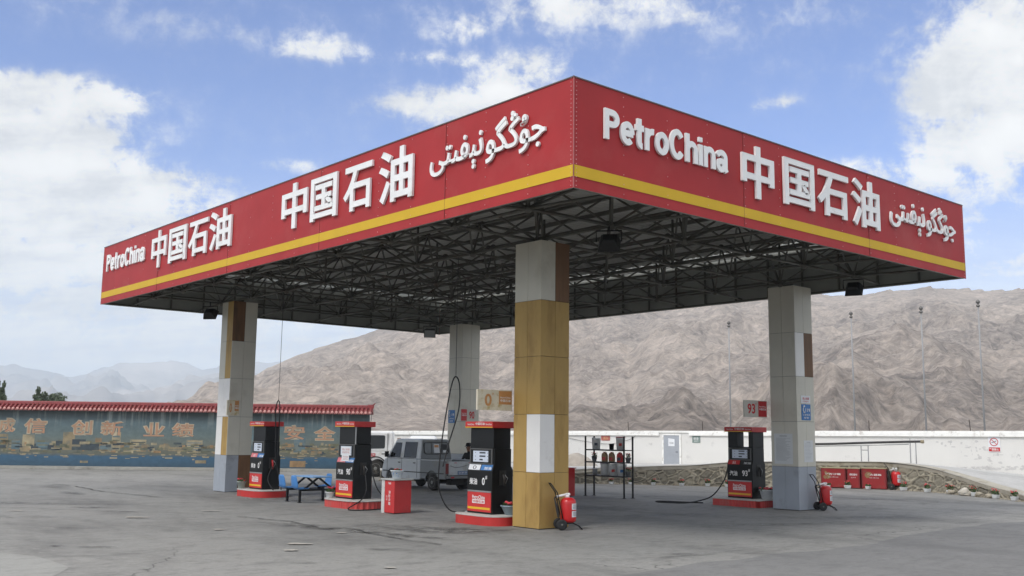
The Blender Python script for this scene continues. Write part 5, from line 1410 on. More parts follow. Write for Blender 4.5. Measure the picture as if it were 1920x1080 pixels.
    q = MB(); q.prism([(-.66, 1.10), (.66, 1.10), (.65, 1.235), (-.65, 1.235)], lambda x, z: rear(x, z, .010), lambda x, z: rear(x, z, .018)); q.build('lower_panel', grey, ck, bevel=.004)
    # bed with arches cut in its sides
    side = [(-.82, .42), (-.40, .42)] + arch(0, .40)[::-1] + [(.42, .40), (.70, .40), (.70, 1.06), (-.82, 1.06)]
    for sd in (-1, 1):
        q = MB(); a, b = sd * (W2 - .05), sd * W2
        q.prism(side, lambda y, z: (a, y, z), lambda y, z: (b, y, z)); q.build('bed_side', grey if sd < 0 else grey, r, bevel=.012)
        q = MB(); q.tube([(sd * (W2 - .02), -.84, 1.075), (sd * (W2 - .02),   .68, 1.075)], .02, 6); q.build('bed_rail', paint, r)
        q = MB(); q.box(*sorted((sd * (W2 - .12), sd * (W2 + .004))), -.845, -.822, .62, .98); q.build('tail_lamp', mat('lamp_red', lin(120, 28, 26), .3, .1), r)
    q = MB(); q.box(-W2 + .05, W2 - .05, -.80, .70, .50, .56); q.build('bed_floor', trim, r)
    q = MB(); q.box(-W2 + .13, W2 - .13, -.85, -.81, .56, 1.05); tg = q.build('tailgate', paint, r, bevel=.01)
    q = MB(); q.tube(curve([(-.55, -.855, .90), (-.3, -.855, .84), (0, -.855, .87), (.3, -.855, .93), (.55, -.855, .90)], 6), .012, 5); q.build('pressing', grey, tg)
    q = MB()
    for x in (-.32, .32): q.box(x - .05, x + .05, -.862, -.85, .99, 1.01)
    q.build('reflector', M_signr, tg)
    q = MB(); q.box(-W2 + .02, W2 - .02, -.93, -.83, .44, .54); bp = q.build('bumper', grey, r, bevel=.02)
    for x in (-.5, .5):
        q = MB(); q.box(x - .07, x + .07, -.938, -.928, .465, .515); q.build('bumper_lamp', M_signr, bp)
    q = MB(); q.box(-.22, .22, -.872, -.856, .585, .715); pl_ = q.build('number_plate', mat('plate_blue', lin(112, 132, 164), .5, .1), tg)
    t = MB(); text(t, 'Q·20 35', (-.18, -.873, .615), X, Z, .36, .07, .003, 0, .01); t.build('print', M_ptext, pl_)
    q = MB(); q.box(-.5, .5, -.6, 3.0, .28, .42); q.tube([(-.5, 0, .30), (.5, 0, .30)], .07, 8); q.tube([(-.5, 2.55, .30), (.5, 2.55, .30)], .06, 8)
    q.tube([(.2, -.8, .33), (.2, .3, .33)], .05, 7); q.box(-.45, .45, -.78, -.50, .22, .44); q.build('chassis', M_under, r)
    for y in (0, 2.55):
        for sd in (-1, 1): wheel(r, (sd * (W2 - .10), y, .29), .29, .18, .18, sd)
    for sd in (-1, 1):
        q = MB(); q.box(*sorted((sd * (W2 + .04), sd * (W2 + .20))), 2.70, 2.76, 1.13, 1.34); q.tube([(sd * W2, 2.72, 1.2), (sd * (W2 + .1), 2.72, 1.22)], .016, 5); q.build('wing_mirror', M_black, r, bevel=.02)
        q = MB(); q.box(*sorted((sd * .40, sd * .66)), 3.225, 3.25, .64, .82); q.build('headlight', M_paper, r, bevel=.01)
    q = MB(); q.box(-W2 + .02, W2 - .02, 3.18, 3.30, .34, .54); q.build('front_bumper', trim, r, bevel=.02)
    # seat backs seen through the door windows
    return r
pickup((10.86, 17.60, 0), 0)

def tanker(loc, rz):
    """local: cab looks to +y"""
    r = empty('tank_truck', loc, 'white truck with a small white tank parked behind the silver pickup', 'truck', None, rz)
    wp = mat('truck_white', lin(226, 227, 226), .35, .04, 1.5, dirt=lin(196, 190, 178), dirt_amt=.3)
    tr = mat('truck_trim', lin(46, 46, 46), .6, .15)
    W2 = .95
    def arch(yc, rr, n=11): return [(yc + rr * math.cos(a), .42 + rr * math.sin(a)) for a in [math.pi * i / (n - 1) for i in range(n)]]
    low = [(-.78, .62), (-.40 - .06, .50)] + [p for p in arch(0, .46)[::-1]] + [(.62, .42), (1.0, .42), (1.04, .62), (1.02, 1.16), (-.78, 1.16)]
    q = MB(); q.prism(low, lambda y, z: (-W2, y, z), lambda y, z: (W2, y, z)); q.build('body', wp, r, bevel=.04)
    q = MB(); greenhouse(q, (1.02, .82, -.76, -.78), (1.155, 2.06), W2 - .006, W2 - .09); cab = q.build('cab', wp, r, bevel=.07)
    for sd in (-1, 1):
        xs = lambda z, o=.014: sd * (W2 - .006 - .084 * (z - 1.155) / .905 + o)
        pts = [(.88, 1.02), (.62, 1.06), (.30, 1.28), (-.36, 1.30), (-.40, 1.36), (-.40, 1.86), (-.36, 1.90), (.70, 1.90)]
        q = MB(); q.add([(xs(z) if z > 1.16 else sd * (W2 + .004), y, z) for y, z in pts], [tuple(range(8))]); q.build('window', M_glass, cab)
        q = MB()
        for y in (-.52,): q.box(*sorted((sd * (W2 - .09), sd * (W2 + .003))), y - .006, y + .006, .75, 2.0)
        q.build('door_seam', tr, r)
        q = MB(); q.box(*sorted((sd * W2, sd * (W2 + .02))), -.44, -.26, 1.03, 1.07); q.build('door_handle', tr, r)
        q = MB(); x = sd * (W2 + .004); q.add([(x, y, z) for y, z in ((.62, .93), (.02, .93), (.02, 1.07), (.62, 1.07))], [(0, 1, 2, 3)]); pn = q.build('door_sign', M_signr, r)
        if sd < 0:
            t = MB(); text(t, '中国石油', (x - .0, .58, .97), -Y, Z, .52, .07, .004, 0, .015); t.build('print', M_ptext, pn)
        q = MB(); pa = [(sd * (W2 + .012), .50 * math.cos(a), .42 + .50 * math.sin(a)) for a in [math.pi * (.02 + .96 * i / 12) for i in range(13)]]; q.tube(pa, .028, 6); q.build('wheel_arch', tr, r)
        q = MB(); q.tube([(sd * (W2 + .02), .95, 1.9), (sd * (W2 + .22), 1.05, 1.8), (sd * (W2 + .22), 1.05, 1.4)], .016, 5); q.box(*sorted((sd * (W2 + .14), sd * (W2 + .30))), 1.02, 1.08, 1.40, 1.74); q.build('wing_mirror', tr, r)
    q = MB(); q.add([(-.86, 1.01 + .018, 1.22), (.86, 1.01 + .018, 1.22), (.80, .83 + .018, 1.96), (-.80, .83 + .018, 1.96)], [(0, 1, 2, 3)]); q.build('windscreen', M_glass, cab)
    q = MB(); q.box(-W2, W2, 1.0, 1.14, .36, .66); q.build('bumper', wp, r, bevel=.02)
    q = MB(); q.box(-.4, .4, -4.6, .9, .48, .66); q.tube([(-.7, 0, .42), (.7, 0, .42)], .08, 8); q.tube([(-.7, -3.0, .42), (.7, -3.0, .42)], .09, 8); q.build('chassis', M_under, r)
    q = MB(); q.box(-.96, .96, -4.7, -.95, .74, .94); q.build('flatbed', wp, r, bevel=.01)
    q = MB()
    Mx = Matrix.Rotation(R(-90), 3, 'X')
    q.lathe([(.0, -.68), (.26, -.66), (.40, -.58), (.42, -.5), (.42, .5), (.40, .58), (.26, .66), (.0, .68)], (-.35, -2.15, 1.48), 22, M=Mx); tk = q.build('tank', wp, r)
    q = MB(); q.box(-.72, .0, -2.7, -2.5, .94, 1.2); q.box(-.72, .0, -1.8, -1.6, .94, 1.2); q.build('tank_cradle', tr, r)
    q = MB(); q.tube([(-.35, -2.75, 1.72), (-.35, -3.05, 1.74), (-.35, -3.05, 1.55)], .05, 7); q.build('tank_pipe', tr, tk)
    q = MB(); q.box(-.85, -.45, -1.12, -.96, 1.35, 1.78); q.build('rusty_box', mat('rusty_box', lin(150, 118, 88), .8, .25, 5), r, bevel=.01)
    q = MB(); q.tube(curve([(-.9, -.86, 1.0), (-.92, -.92, 1.3), (-.8, -1.1, 1.5), (-.6, -1.3, 1.55)], 6), .06, 7); q.build('air_pipe', tr, r)
    for y in (0, -3.0):
        for sd in (-1, 1): wheel(r, (sd * (W2 - .14), y, .385), .385, .24, .23, sd)
    q = MB(); q.tube(curve([(-.8, .3, 2.05), (-.82, .28, 2.5), (-.76, .26, 2.8), (-.66, .25, 2.95)], 6), .012, 5); q.build('aerial', tr, r)
    return r
tanker((14.78, 28.24, 0), R(53.5))

# ------------------------------------------------------------------ person behind the pickup bed
def person(loc, rz):
    r = empty('person', loc, 'person in a dark jacket and brimmed hat standing behind the pickup bed', 'person', None, rz)
    # skeleton: faces +y; leaning forward on the bed side
    J = {'pel': (0, 0, .92, .135), 'bel': (0, .01, 1.04, .135), 'che': (0, .05, 1.24, .155), 'nkb': (0, .08, 1.38, .075), 'nck': (0, .10, 1.44, .055),
         'hd1': (0, .115, 1.50, .07), 'hd2': (0, .125, 1.585, .098), 'hd3': (0, .11, 1.66, .075), 'nose': (0, .215, 1.55, .016),
         'shl': (-.17, .07, 1.34, .075), 'ell': (-.25, .16, 1.09, .05), 'wrl': (-.17, .38, 1.05, .032), 'hal': (-.14, .45, 1.05, .036),
         'shr': (.17, .07, 1.34, .075), 'elr': (.25, .16, 1.09, .05), 'wrr': (.17, .38, 1.05, .032), 'har': (.14, .45, 1.05, .036),
         'hil': (-.10, 0, .86, .105), 'knl': (-.11, .03, .48, .066), 'anl': (-.11, 0, .09, .045), 'tol': (-.12, .15, .035, .036),
         'hir': (.10, 0, .86, .105), 'knr': (.11, .03, .48, .066), 'anr': (.11, 0, .09, .045), 'tor': (.12, .15, .035, .036)}
    E = ['pel-bel', 'bel-che', 'che-nkb', 'nkb-nck', 'nck-hd1', 'hd1-hd2', 'hd2-hd3', 'hd2-nose', 'che-shl', 'shl-ell', 'ell-wrl', 'wrl-hal', 'che-shr', 'shr-elr', 'elr-wrr', 'wrr-har',
         'pel-hil', 'hil-knl', 'knl-anl', 'anl-tol', 'pel-hir', 'hir-knr', 'knr-anr', 'anr-tor']
    rad = dict((k, v[3]) for k, v in J.items()); pos = dict((k, Vector(v[:3])) for k, v in J.items())
    for s, sg in (('l', 1), ('r', -1)):               # five unequal fingers on each hand
        h = pos['ha' + s]; base = h
        for k, (dx, ln) in enumerate(((-.030, .070), (-.010, .082), (.010, .078), (.030, .060))):
            a = 'f%s%d' % (s, k); pos[a + 'a'] = h + Vector((dx, .05, -.004)); pos[a + 'b'] = pos[a + 'a'] + Vector((dx * .3, ln * .55, -.012)); pos[a + 'c'] = pos[a + 'b'] + Vector((0, ln * .4, -.022))
            for c, rr in (('a', .010), ('b', .009), ('c', .007)): rad[a + c] = rr
            E += ['ha%s-%sa' % (s, a), a + 'a-' + a + 'b', a + 'b-' + a + 'c']
        a = 'th' + s; pos[a + 'a'] = h + Vector((sg * .045, .0, -.004)); pos[a + 'b'] = pos[a + 'a'] + Vector((sg * .02, .04, -.01)); rad[a + 'a'] = .012; rad[a + 'b'] = .009
        E += ['ha%s-%sa' % (s, a), a + 'a-' + a + 'b']
    keys = list(pos); me = bpy.data.meshes.new('body')
    me.from_pydata([tuple(pos[k]) for k in keys], [tuple(keys.index(x) for x in e.split('-')) for e in E], [])
    o = bpy.data.objects.new('body', me); COL.objects.link(o)
    o.modifiers.new('skin', 'SKIN')
    for k, sv in zip(keys, me.skin_vertices[0].data):
        sv.radius = (rad[k],) * 2; sv.use_root = (k == 'pel')
    sb = o.modifiers.new('sub', 'SUBSURF'); sb.levels = sb.render_levels = 2
    dg = bpy.context.evaluated_depsgraph_get(); dg.update()
    m2 = bpy.data.meshes.new_from_object(o.evaluated_get(dg)); bpy.data.objects.remove(o); bpy.data.meshes.remove(me)
    m2.materials.clear()
    for m in (mat('skin', lin(140, 100, 78), .6, .08, 8), mat('jacket_dark', lin(42, 44, 46), .85, .2, 6), mat('trousers_dark', lin(52, 54, 60), .85, .15, 6), M_rubber): m2.materials.append(m)
    for p in m2.polygons:
        c = p.center; p.use_smooth = True
        p.material_index = 3 if c.z < .1 else 2 if c.z < .90 and abs(c.x) < .24 and c.y < .2 else 0 if (c.z > 1.44 or c.y > .40) else 1
    o = bpy.data.objects.new('body', m2); COL.objects.link(o); o.parent = r
    h = MB(); h.lathe([(.155, 1.625), (.16, 1.635), (.112, 1.648), (.108, 1.70), (.095, 1.745), (.05, 1.765), (.0, 1.765)], (0, .115, 0), 18); h.build('hat', mat('hat_black', lin(26, 26, 28), .8, .2, 8), r)
    f = MB()
    for x in (-.035, .035): f.ball((x, .213, 1.595), .012, 8, 5); f.ball((x * 2.75, .12, 1.58), .026, 7, 5, sq=(.5, .8, 1.2))
    f.build('face_detail', mat('face_dark', lin(70, 46, 38), .5), r)
    t = MB(); t.tube([(-.03, .21, 1.505), (0, .216, 1.50), (.03, .21, 1.505)], .007, 5); t.build('mouth', mat('lips', lin(120, 70, 62), .5), r)
    return r
person((12.0, 17.75, -.06), R(110))

# ------------------------------------------------------------------ red box with a flower tub on it
r = empty('red_box', (3.33, 9.88, 0), 'red sand box with a pale lid standing between two pumps', 'box')
q = MB(); q.box(3.07, 3.60, 9.66, 10.10, 0.02, .84); bx = q.build('body', mat('box_red', lin(196, 48, 48), .45, .07, 2, dirt=lin(168, 52, 50), dirt_amt=.3), r, world=True, bevel=.006)
q = MB(); q.box(3.03, 3.64, 9.62, 10.26, .845, .885); q.build('lid', mat('box_lid', lin(176, 176, 172), .6, .1, 4), r, world=True, bevel=.006)
q = MB(); q.box(3.06, 3.59, 10.102, 10.24, 0.0, .84); q.build('side_post', mat('box_side', lin(200, 198, 194), .6, .1, 4), r, world=True, bevel=.006)
t = MB()
for i, ch in enumerate('消防沙箱'): text(t, ch, (3.07, 9.92, .50 - i * .095), -Y, Z, .09, .08, .004, 0, .015)
for i, ch in enumerate('加油'): text(t, ch, (3.07, 10.03, .40 - i * .07), -Y, Z, .06, .055, .004, 0, .0)
text(t, '油', (3.07, 9.95, .74), -Y, Z, .13, .055, .004, 0, .01)
t.build('lettering', M_ptext, bx, world=True)

def plant(mb_leaf, mb_fl, c, rad, h, nl, nf, seed):
    rnd = random.Random(seed); leaf_cloud(mb_leaf, (c[0], c[1], c[2] + h * .4), (rad, rad, h * .5), nl, rad * .28, seed=seed)
    for _ in range(nf):
        a = rnd.uniform(0, 6.28); rr = rad * rnd.random() ** .5; p = (c[0] + rr * math.cos(a), c[1] + rr * math.sin(a), c[2] + h * rnd.uniform(.55, 1.05))
        mb_fl.ball(p, rad * rnd.uniform(.12, .22), 6, 4, sq=(1, 1, .7))
def flower_pot(loc, label, rt, rb, h, seed, pm=None, group='potted red flowers', cat='flower pot', pr=1.0, ph=.16, deco=None, nf=14):
    r = empty('flower_pot', loc, label, cat, group)
    q = MB(); q.lathe([(rb * .9, 0), (rb, .01), (rt * .96, h * .86), (rt * 1.06, h * .88), (rt * 1.06, h), (rt * .92, h), (rt * .9, h * .9), (0, h * .9)], n=18); po = q.build('pot', pm or M_potw, r)
    if deco:
        d = MB(); rnd = random.Random(seed)
        for _ in range(26):
            a = rnd.uniform(0, 6.28); t = rnd.uniform(.25, .75); rr = rb + (rt * .96 - rb) * t + .003; z = .01 + (h * .86) * t
            c = Vector((rr * math.cos(a), rr * math.sin(a), z)); tn = Vector((-math.sin(a), math.cos(a), 0)); s = rnd.uniform(.008, .022)
            d.add([c - tn * s, c - Z * s * .8, c + tn * s, c + Z * s * .8], [(0, 1, 2, 3)])
        d.build('painted_pattern', deco, po, fix=False)
    lf, fl = MB(), MB(); plant(lf, fl, (0, 0, h * .9), rt * pr, ph, 60, nf, seed); lf.build('leaves', M_leaf, r, fix=False); fl.build('blossoms', M_flower, r)
    return r
flower_pot((3.30, 9.90, .886), 'white and blue patterned flower tub standing on the red box', .17, .115, .21, 31, mat('tub_white', lin(208, 216, 222), .35, .05, 4), deco=mat('tub_blue', lin(80, 130, 190), .4), ph=.06, pr=.7, nf=9)
flower_pot((3.60, 5.72, .225), 'grey blue flower bowl on the island next to the mustard column', .22, .12, .22, 33, mat('bowl_grey', lin(140, 156, 164), .4, .12, 5), ph=.10)
flower_pot((14.0, 5.98, .225), 'white flower tub on the island next to the column with the blue foot', .23, .16, .28, 35, ph=.08)
flower_pot((3.12, 18.38, .225), 'small pale flower pot on the island next to the patchwork column', .14, .10, .22, 36, mat('bowl_green', lin(150, 158, 150), .5, .1), ph=.10)
flower_pot((3.2, 13.05, .225), 'small pot of red flowers at the far end of the rounded ribbed island', .13, .09, .16, 37, ph=.16)

# troughs of red flowers along the stone wall
def trough(x, y, label, seed, k=1.0, full=True, low=False):
    r = empty('flower_trough', (x, y, .012), label, 'flower pot', 'small pots of red flowers along the stone wall', random.Random(seed).uniform(-.5, .5))
    q = MB(); a, b, h = .115 * k, .08 * k, .115 * k
    q.add([(-a * .8, -b * .8, 0), (a * .8, -b * .8, 0), (a * .8, b * .8, 0), (-a * .8, b * .8, 0), (-a, -b, h), (a, -b, h), (a, b, h), (-a, b, h), (-a * .9, -b * .85, h), (a * .9, -b * .85, h), (a * .9, b * .85, h), (-a * .9, b * .85, h)],
          [(0, 3, 2, 1), (0, 1, 5, 4), (1, 2, 6, 5), (2, 3, 7, 6), (3, 0, 4, 7), (4, 5, 9, 8), (5, 6, 10, 9), (6, 7, 11, 10), (7, 4, 8, 11), (8, 9, 10, 11)]); q.build('pot', M_potw, r, bevel=.008)
    lf, fl = MB(), MB(); plant(lf, fl, (0, 0, h), .12 * k, (.10 if low else .17) * k, 80, 11 if full else 4, seed); lf.build('leaves', M_leaf, r, fix=False); fl.build('blossoms', M_flower, r)
for i, (x, y, lab) in enumerate([(19.44, 17.55, 'flower pot by the stone wall under the shelf, beyond its white buckets'), (19.96, 16.93, 'flower pot by the stone wall just past the outer leg of the shelf'), (20.52, 16.16, 'flower pot at the foot of the diagonal mortar ledge'),
        (21.21, 15.22, 'second flower pot past the shelf along the stone wall'), (21.81, 14.35, 'third flower pot past the shelf along the stone wall'), (22.25, 13.69, 'flower pot by the stone wall nearest the open topped pump'),
        (25.4, 11.0, 'white flower pot in front of the first wide red cabinet'), (25.85, 10.40, 'pot with a pink bloom in front of the narrow red cabinet'), (26.15, 9.66, 'small pot at the corner of the second wide red cabinet'),
        (26.55, 8.36, 'pot with a round pink bloom just past the wall extinguisher'), (26.40, 7.30, 'flower pot midway along the descending coping'), (26.0, 6.20, 'wide low flower pot beside the flat boulder'),
        (25.35, 5.02, 'flower pot in front of the largest pale boulder'), (24.62, 3.90, 'flower pot beside the smaller grey boulder'), (24.05, 3.02, 'last flower pot where the ramp meets the yard')]):
    trough(x, y, lab, 50 + i, [.8, .8, .9, .9, 1.0, .9, 1.0, 1.1, 1.0, 1.15, 1.1, 1.2, 1.2, 1.15, 1.15][i], i not in (6, 8), i in (6, 8))

# red cabinets against the stone wall
M_cab = mat('cabinet_red', lin(150, 38, 40), .5, .12, 2, dirt=lin(120, 70, 58), dirt_amt=.25, dscale=3)
M_cabtop = mat('cabinet_top', lin(160, 150, 120), .8, .15, 4)
def cabinet(x0, y0, x1, y1, h, label, txt, worn):
    a, b = Vector((x0, y0, 0)), Vector((x1, y1, 0)); u = (b - a); w = u.length; u.normalize(); n = u.cross(Z).normalized()
    r = empty('red_cabinet', (a + b) / 2, label, 'cabinet', 'red fire cabinets against the stone wall')
    f = lambda s, o, z: a + u * s - n * o + Z * z
    q = MB(); q.prism([(0, 0), (w, 0), (w, .5), (0, .5)], lambda s, o: f(s, o, .03), lambda s, o: f(s, o, h)); bd = q.build('body', M_cab, r, world=True, bevel=.01)
    q = MB(); q.prism([(-.02, -.02), (w + .02, -.02), (w + .02, .52), (-.02, .52)], lambda s, o: f(s, o, h + .002), lambda s, o: f(s, o, h + .035)); q.build('lid', M_cabtop, r, world=True)
    q = MB()
    for s in (0.0, w - .05): q.prism([(s, h * .02), (s + .05, h * .02), (s + .05, h), (s, h)], lambda s_, z: f(s_, -.012, z), lambda s_, z: f(s_, -.001, z))
    q.build('edge_frame', mat('cabinet_edge', lin(120, 34, 36), .5, .12), bd, world=True)
    t = MB(); text(t, txt, f(w * .18, -.002, h * .66), u, Z, w * .62, h * .10, .003, 0, .015); text(t, '加油站', f(w * .3, -.002, h * .54), u, Z, w * .4, h * .04, .003); t.build('lettering', M_ptext, bd, world=True)
    if worn:
        rnd = random.Random(int(x0 * 100)); q = MB()
        for _ in range(5):
            c = f(rnd.gauss(w * .22, w * .07), -.004, rnd.gauss(h * .68, h * .09)); s = rnd.uniform(.06, .12)
            q.add([c + u * (s * math.cos(k) * rnd.uniform(.5, 1.1)) + Z * (s * math.sin(k) * rnd.uniform(.5, 1.1)) + n * rnd.uniform(0, .002) for k in [2 * math.pi * i / 9 for i in range(9)]], [tuple(range(9))])
        q.build('worn_paint', [mat('worn_tan', lin(140, 112, 78), .8, .2, 6), M_ptext], bd, world=True, fix=False)
cabinet(25.55, 11.42, 25.98, 10.55, .80, 'first wide red cabinet with worn paint, beside the pale column', '消防沙箱', True)
cabinet(26.0, 10.50, 26.20, 10.04, .80, 'narrow red cabinet between the two wide ones', '消防器材', False)
cabinet(26.23, 9.98, 26.60, 9.10, .82, 'second wide red cabinet with worn paint, beside the wall extinguisher', '灭火器箱', True)

# wheeled fire extinguishers
def extinguisher(loc, rz, label, k=1.0, twin=False):
    """local +x points to the prop foot; the wheels and the push bar are at -x"""
    r = empty('wheeled_extinguisher', loc, label, 'fire extinguisher', 'red wheeled fire extinguishers', rz)
    def S(p): return Vector(p) * k
    q = MB(); q.lathe([(0, .17 * k), (.12 * k, .165 * k), (.175 * k, .195 * k), (.19 * k, .25 * k), (.19 * k, .62 * k), (.175 * k, .69 * k), (.12 * k, .735 * k), (.05 * k, .75 * k)], S((.09, 0, 0)), 22); tk = q.build('cylinder', M_exred, r)
    q = MB(); q.lathe([(.185 * k, .60 * k), (.193 * k, .605 * k), (.193 * k, .615 * k), (.185 * k, .62 * k)], S((.09, 0, 0)), 22); q.build('weld_band', M_exred, tk)
    for z0, z1 in ((.30, .44), (.47, .62)):
        q = MB(); rr = .1915 * k; n = 7
        ang = [R(-75 + 62 * i / n) for i in range(n + 1)]
        q.add([(.09 * k + rr * math.cos(a), rr * math.sin(a), z * k) for a in ang for z in (z0, z1)], [(2 * i, 2 * i + 2, 2 * i + 3, 2 * i + 1) for i in range(n)]); lb = q.build('label', M_paper, tk, fix=False)
        q = MB()
        for j in range(4):
            z = z0 + .03 + .025 * j; q.add([(.09 * k + (rr + .001) * math.cos(a), (rr + .001) * math.sin(a), zz_ * k) for a in ang[1:-1] for zz_ in (z, z + .008)], [(2 * i, 2 * i + 2, 2 * i + 3, 2 * i + 1) for i in range(n - 2)])
        q.build('print', M_digit, lb, fix=False)
    q = MB(); q.lathe([(.06 * k, .74 * k), (.06 * k, .80 * k), (.03 * k, .82 * k), (.03 * k, .85 * k)], S((.06, 0, 0)), 12); q.tube([S((.06, -.02, .82)), S((-.06, -.05, .80)), S((-.20, -.06, .77))], .028 * k, 7); q.ball(S((.10, -.03, .82)), .035 * k, 9, 6)
    if twin: q.lathe([(.05 * k, .70 * k), (.06 * k, .86 * k), (.03 * k, .90 * k)], S((.0, .1, 0)), 12); q.lathe([(.05 * k, .70 * k), (.06 * k, .86 * k), (.03 * k, .90 * k)], S((.1, -.1, 0)), 12)
    q.build('valve', M_ptext if not twin else M_chrome, r)
    q = MB()
    q.tube([S((-.04, s, z)) for s, z in ((-.13, .14),)] + [S((-.13, -.13, .55)), S((-.20, -.13, .86)), S((-.36, -.12, 1.08)), S((-.36, .12, 1.08)), S((-.20, .13, .86)), S((-.13, .13, .55)), S((-.04, .13, .14))], .014 * k, 7)
    q.tube([S((-.16, -.13, .70)), S((-.16, .13, .70))], .013 * k, 6); q.tube([S((-.04, -.13, .14)), S((.18, -.10, .16)), S((.34, -.07, .09)), S((.42, -.05, .012)), S((.42, .05, .012)), S((.34, .07, .09)), S((.18, .10, .16)), S((-.04, .13, .14))], .013 * k, 6)
    q.build('frame', M_black, r)
    q = MB(); q.tube(curve([S((-.20, -.06, .78)), S((-.26, -.10, .72)), S((-.20, -.16, .50)), S((-.18, -.15, .30)), S((-.20, -.05, .45)), S((-.24, .02, .74))], 8), .017 * k, 6); q.build('hose', M_rubber, r)
    for s in (-1, 1):
        M = Matrix.Rotation(R(90) * s, 3, 'X'); q = MB(); c = S((-.10, -s * .19, .128)); w = .028 * k; rr = .128 * k
        q.lathe([(rr * .62, -w), (rr * .94, -w), (rr, -w * .5), (rr, w * .5), (rr * .94, w), (rr * .62, w)], c, 20, M=M); wl = q.build('wheel', M_rubber, r)
        q = MB(); q.lathe([(0, w * .5), (rr * .64, w * .5), (rr * .64, w * .8), (rr * .5, w * .6), (rr * .22, w * .7), (rr * .2, w * 1.3), (0, w * 1.3)], c, 16, M=M); q.build('hub', mat('wheel_hub', lin(96, 94, 88), .6, .1), wl)
    q = MB(); q.tube([S((-.10, -.19, .128)), S((-.10, .19, .128))], .014 * k, 6); q.build('axle', M_black, r)
    return r
extinguisher((3.83, 4.16, .006), R(-32), 'large red wheeled extinguisher parked against the mustard column', .93)
extinguisher((14.10, 4.16, .006), R(-32), 'red wheeled extinguisher parked against the column with the blue foot', .93)
extinguisher((26.85, 8.92, .006), R(-60), 'red wheeled extinguisher with twin valves next to the wide red cabinet', .98, True)
extinguisher((25.75, 14.3, .006), R(-30), 'distant red wheeled extinguisher half hidden between pump and pale column', 1.0)
q = MB(); q.box(11.9, 12.35, 12.5, 12.95, .02, .92)
r = empty('fire_box', (12.1, 12.7, 0), 'red fire box half hidden behind the mustard column', 'box'); q.build('body', M_exred, r, world=True, bevel=.01)
q = MB(); q.box(11.87, 12.38, 12.47, 12.98, .925, .955); q.build('lid', M_exred, r, world=True)

# ------------------------------------------------------------------ blue canteen table with four fixed seats
M_seat = mat('seat_blue', lin(76, 134, 196), .35, .05, 3)
r = empty('canteen_table', (3.85, 14.75, 0), 'blue topped canteen table with four fixed blue seats on a black frame', 'table')
TX, TL, TR, TY0, TY1 = 3.62, 3.02, 4.22, 14.42, 15.16
q = MB(); q.box(TX - .32, TX + .32, TY0 - .25, TY1 + .25, .72, .755); q.build('tabletop', mat('table_blue', lin(120, 164, 206), .3, .05, 3), r, world=True, bevel=.008)
fr = MB()
for y in (TY0, TY1):
    fr.bar((TL, y, .36), (TR, y, .36), .05, .05); fr.bar((TL + .1, y, .36), (TX, y, .72), .05, .05); fr.bar((TR - .1, y, .36), (TX, y, .72), .05, .05)
fr.bar((TX, TY0, .36), (TX, TY1, .36), .05, .05)
fr.build('frame', M_black, r, world=True)
for x in (TL, TR):
    for y in (TY0, TY1):
        q = MB(); q.bar((x, y, .01), (x, y, .40), .06, .06); q.box(x - .05, x + .05, y - .05, y + .05, .006, .02); q.build('leg', M_black, r, world=True)
def seat(cx, cy, sgn):
    """moulded shell: sgn +1 sits facing +x"""
    q = MB(); n, m = 9, 12; prof = [(.22, .405), (.16, .40), (.08, .395), (0, .392), (-.08, .395), (-.14, .41), (-.18, .45), (-.205, .52), (-.22, .60), (-.235, .68), (-.245, .75), (-.25, .79)]
    wd = [.17, .19, .20, .205, .205, .20, .195, .19, .185, .175, .155, .11]
    vs = []
    for (px_, z), w in zip(prof, wd):
        for j in range(n):
            t = -1 + 2 * j / (n - 1); curl = .035 * t * t
            vs.append((cx + sgn * (px_ + (curl if z > .45 else 0)), cy + w * t, z + (curl if z < .45 else 0)))
    q.add(vs, [(i * n + j, i * n + j + 1, (i + 1) * n + j + 1, (i + 1) * n + j) for i in range(m - 1) for j in range(n - 1)], 0, True)
    o = q.build('seat', M_seat, r, world=True, fix=False); s = o.modifiers.new('shell', 'SOLIDIFY'); s.thickness = .012
for y in (TY0, TY1): seat(TL, y, 1); seat(TR, y, -1)

# ------------------------------------------------------------------ black steel shelf and the goods on it
r = empty('shelf_rack', (13.1, 11.6, 0), 'open black steel shelf rack with three shelves of oil cans and buckets', 'shelf')
SX0, SX1, SY0, SY1 = 12.85, 13.27, 10.72, 12.50
for x in (SX0, SX1):
    for y in (SY0, SY1):
        q = MB(); q.box(x - .022, x + .022, y - .022, y + .022, .01, 2.02); q.box(x - .05, x + .05, y - .05, y + .05, .006, .018); q.build('upright', M_black, r, world=True)
SHZ = (.72, 1.17, 1.58)
for z in SHZ:
    q = MB(); q.box(SX0 - .02, SX1 + .02, SY0, SY1, z - .035, z - .004); q.box(SX0 - .025, SX0 + .005, SY0, SY1, z - .045, z + .0); q.build('shelf', M_dblack, r, world=True)
def shelf_x(px):                                  # where along the shelf a goods item of the photograph stands
    return SY1 - (px - 1092) / (1179 - 1092) * (SY1 - SY0)
M_bucket = mat('bucket_white', lin(236, 236, 232), .4, .05, 4)
